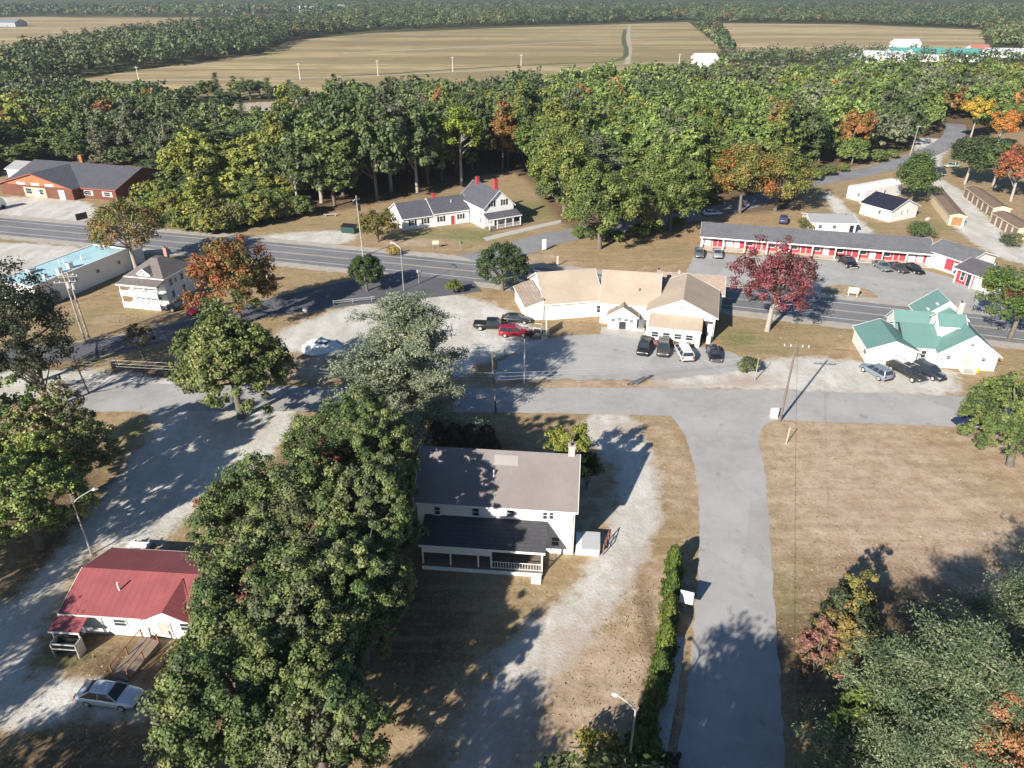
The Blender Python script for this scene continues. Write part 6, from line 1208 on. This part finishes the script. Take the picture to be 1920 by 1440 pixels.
scatter('fallen_leaves', 'fallen autumn leaves scattered over the grass and under the trees', 45000, -62, 66, 28, 125, .14, .7, [(.30, .16, .06), (.20, .10, .045), (.36, .25, .10), (.14, .08, .04), (.42, .33, .18)], .35, lit, 51)
gd = lambda x, y: np.clip(.25 + .9 * vnoise(x, y, 2.2, 17), .03, 1)
scatter('grass_tufts', 'rough tufts of dry grass over the lawns and verges', 120000, -66, 74, 26, 112, .16, .45, [(.36, .26, .14), (.27, .19, .09), (.46, .36, .22), (.24, .20, .09), (.22, .20, .09)], 1.1, gd, 52)
# far woods: strips and everything beyond the fields
FARP = [([(-260, 178), (60, 156), (250, 132), (490, 102), (545, 76), (650, 60), (640, 46), (420, 56), (300, 68), (200, 84), (130, 96), (0, 126), (-260, 168)], 8.5, 15, 'belt'),
        ([(640, 62), (700, 57), (900, 50), (1170, 42), (1290, 38), (1330, 42), (1330, 30), (1290, 27), (900, 26), (700, 26), (640, 32)], 11, 15, 'belt'),
        ([(1330, 41), (1600, 44), (1842, 54), (1860, 92), (2050, 110), (2050, 20), (1600, 20), (1330, 26)], 12, 15, 'belt'),
        ([(1300, 50), (1320, 62), (1350, 92), (1378, 104), (1360, 80), (1342, 62), (1330, 48)], 8, 12, 'belt'),
        ([(1345, 112), (1440, 108), (1600, 104), (1690, 108), (1860, 112), (2050, 112), (2050, 124), (1690, 126), (1500, 122), (1400, 128)], 11, 9, 'edge'),
        ([(-260, 58), (-60, 34), (80, 29), (400, 31), (640, 30), (900, 25), (1330, 26), (2100, 26), (2100, 6), (-260, 6)], 17, 15, 'far')]
fr = np.random.RandomState(33); VV, TT = [], []; nt_ = 0
for poly, sp, H, kd in FARP:
    W = P(poly); x0, y0 = W.min(0); x1, y1 = W.max(0)
    y1 = min(y1, 1750)
    spx = sp; xs = np.arange(x0, x1, spx); ys = np.arange(y0, y1, spx * (1.0 if kd != 'far' else 1.5)); X, Y = np.meshgrid(xs, ys); q = np.stack([X.ravel(), Y.ravel()], 1) + fr.uniform(-sp * .45, sp * .45, (X.size, 2))
    d = q[:, 1] * cos(PITCH) + CAMH * sin(PITCH); qx = 960 + FPX * q[:, 0] / d
    q = q[(sd_poly(q[:, 0], q[:, 1], W) > 0) & (qx > -60) & (qx < 1980)]
    nq = {'belt': 90, 'edge': 60, 'far': 26}[kd]; ls = {'belt': 1.9, 'edge': 1.4, 'far': 4.2}[kd]
    n1 = vnoise(q[:, 0], q[:, 1], 60, 9)
    if kd == 'far': q = q[n1 > -.55]; n1 = n1[n1 > -.55]
    n = len(q); nt_ += n; Rr = sp * .62 * fr.uniform(.45, 1.45, n); Hh = H * fr.uniform(.45, 1.3, n)
    e = unit(fr.normal(size=(n * nq, 3))); e[:, 2] = np.abs(e[:, 2]) * 1.3 - .35; k = np.repeat(np.arange(n), nq); rad = fr.uniform(.6, 1.08, n * nq)
    bx = q[k]; Pn = np.stack([bx[:, 0] + e[:, 0] * Rr[k] * rad, bx[:, 1] + e[:, 1] * Rr[k] * rad, Hh[k] * (.52 + .46 * e[:, 2] * rad)], 1); Pn[:, 2] = np.maximum(Pn[:, 2], .4)
    Nn = unit(e + fr.normal(size=e.shape) * .45 + np.array([0, 0, .3])); s = ls * fr.uniform(.7, 1.4, n * nq); VV.append(rhombi(Pn, Nn, s, s * .8, fr))
    base = np.array([.085, .115, .052]) + np.clip(n1, -.3, .6)[:, None] * np.array([.05, .045, .01]); base[fr.uniform(size=n) < .05] = [.17, .125, .06]; base *= fr.uniform(.6, 1.5, (n, 1)); base[fr.uniform(size=n) < .06] = [.19, .19, .08]
    TT.append(np.hstack([base[k], np.ones((n * nq, 1))]))
tag(link('distant_woods', leaf_mesh('distant_woods', np.vstack(VV), LEAFV, np.vstack(TT)), None), 'far belts of woodland around and beyond the fields', 'woodland', kind='stuff')
print('wood', len(pts), 'far', nt_, 'quads', sum(len(v) for v in stuff_V) // 4, sum(len(v) for v in VV) // 4)
# ---------------------------------------------------------------- air
hz = MB().box(-6000, 6000, -900, 5600, -3, 420).build('haze', None)
hm = bpy.data.materials.new('haze_air'); hm.use_nodes = True; nt = hm.node_tree; nt.nodes.clear(); ho = nt.nodes.new('ShaderNodeOutputMaterial'); pv = nt.nodes.new('ShaderNodeVolumePrincipled')
pv.inputs['Color'].default_value = (.82, .88, 1, 1); pv.inputs['Density'].default_value = .00015; pv.inputs['Anisotropy'].default_value = .3
nt.links.new(pv.outputs[0], ho.inputs['Volume']); hz.data.materials.append(hm); tag(hz, 'thin even haze over the whole valley', 'haze', kind='stuff')
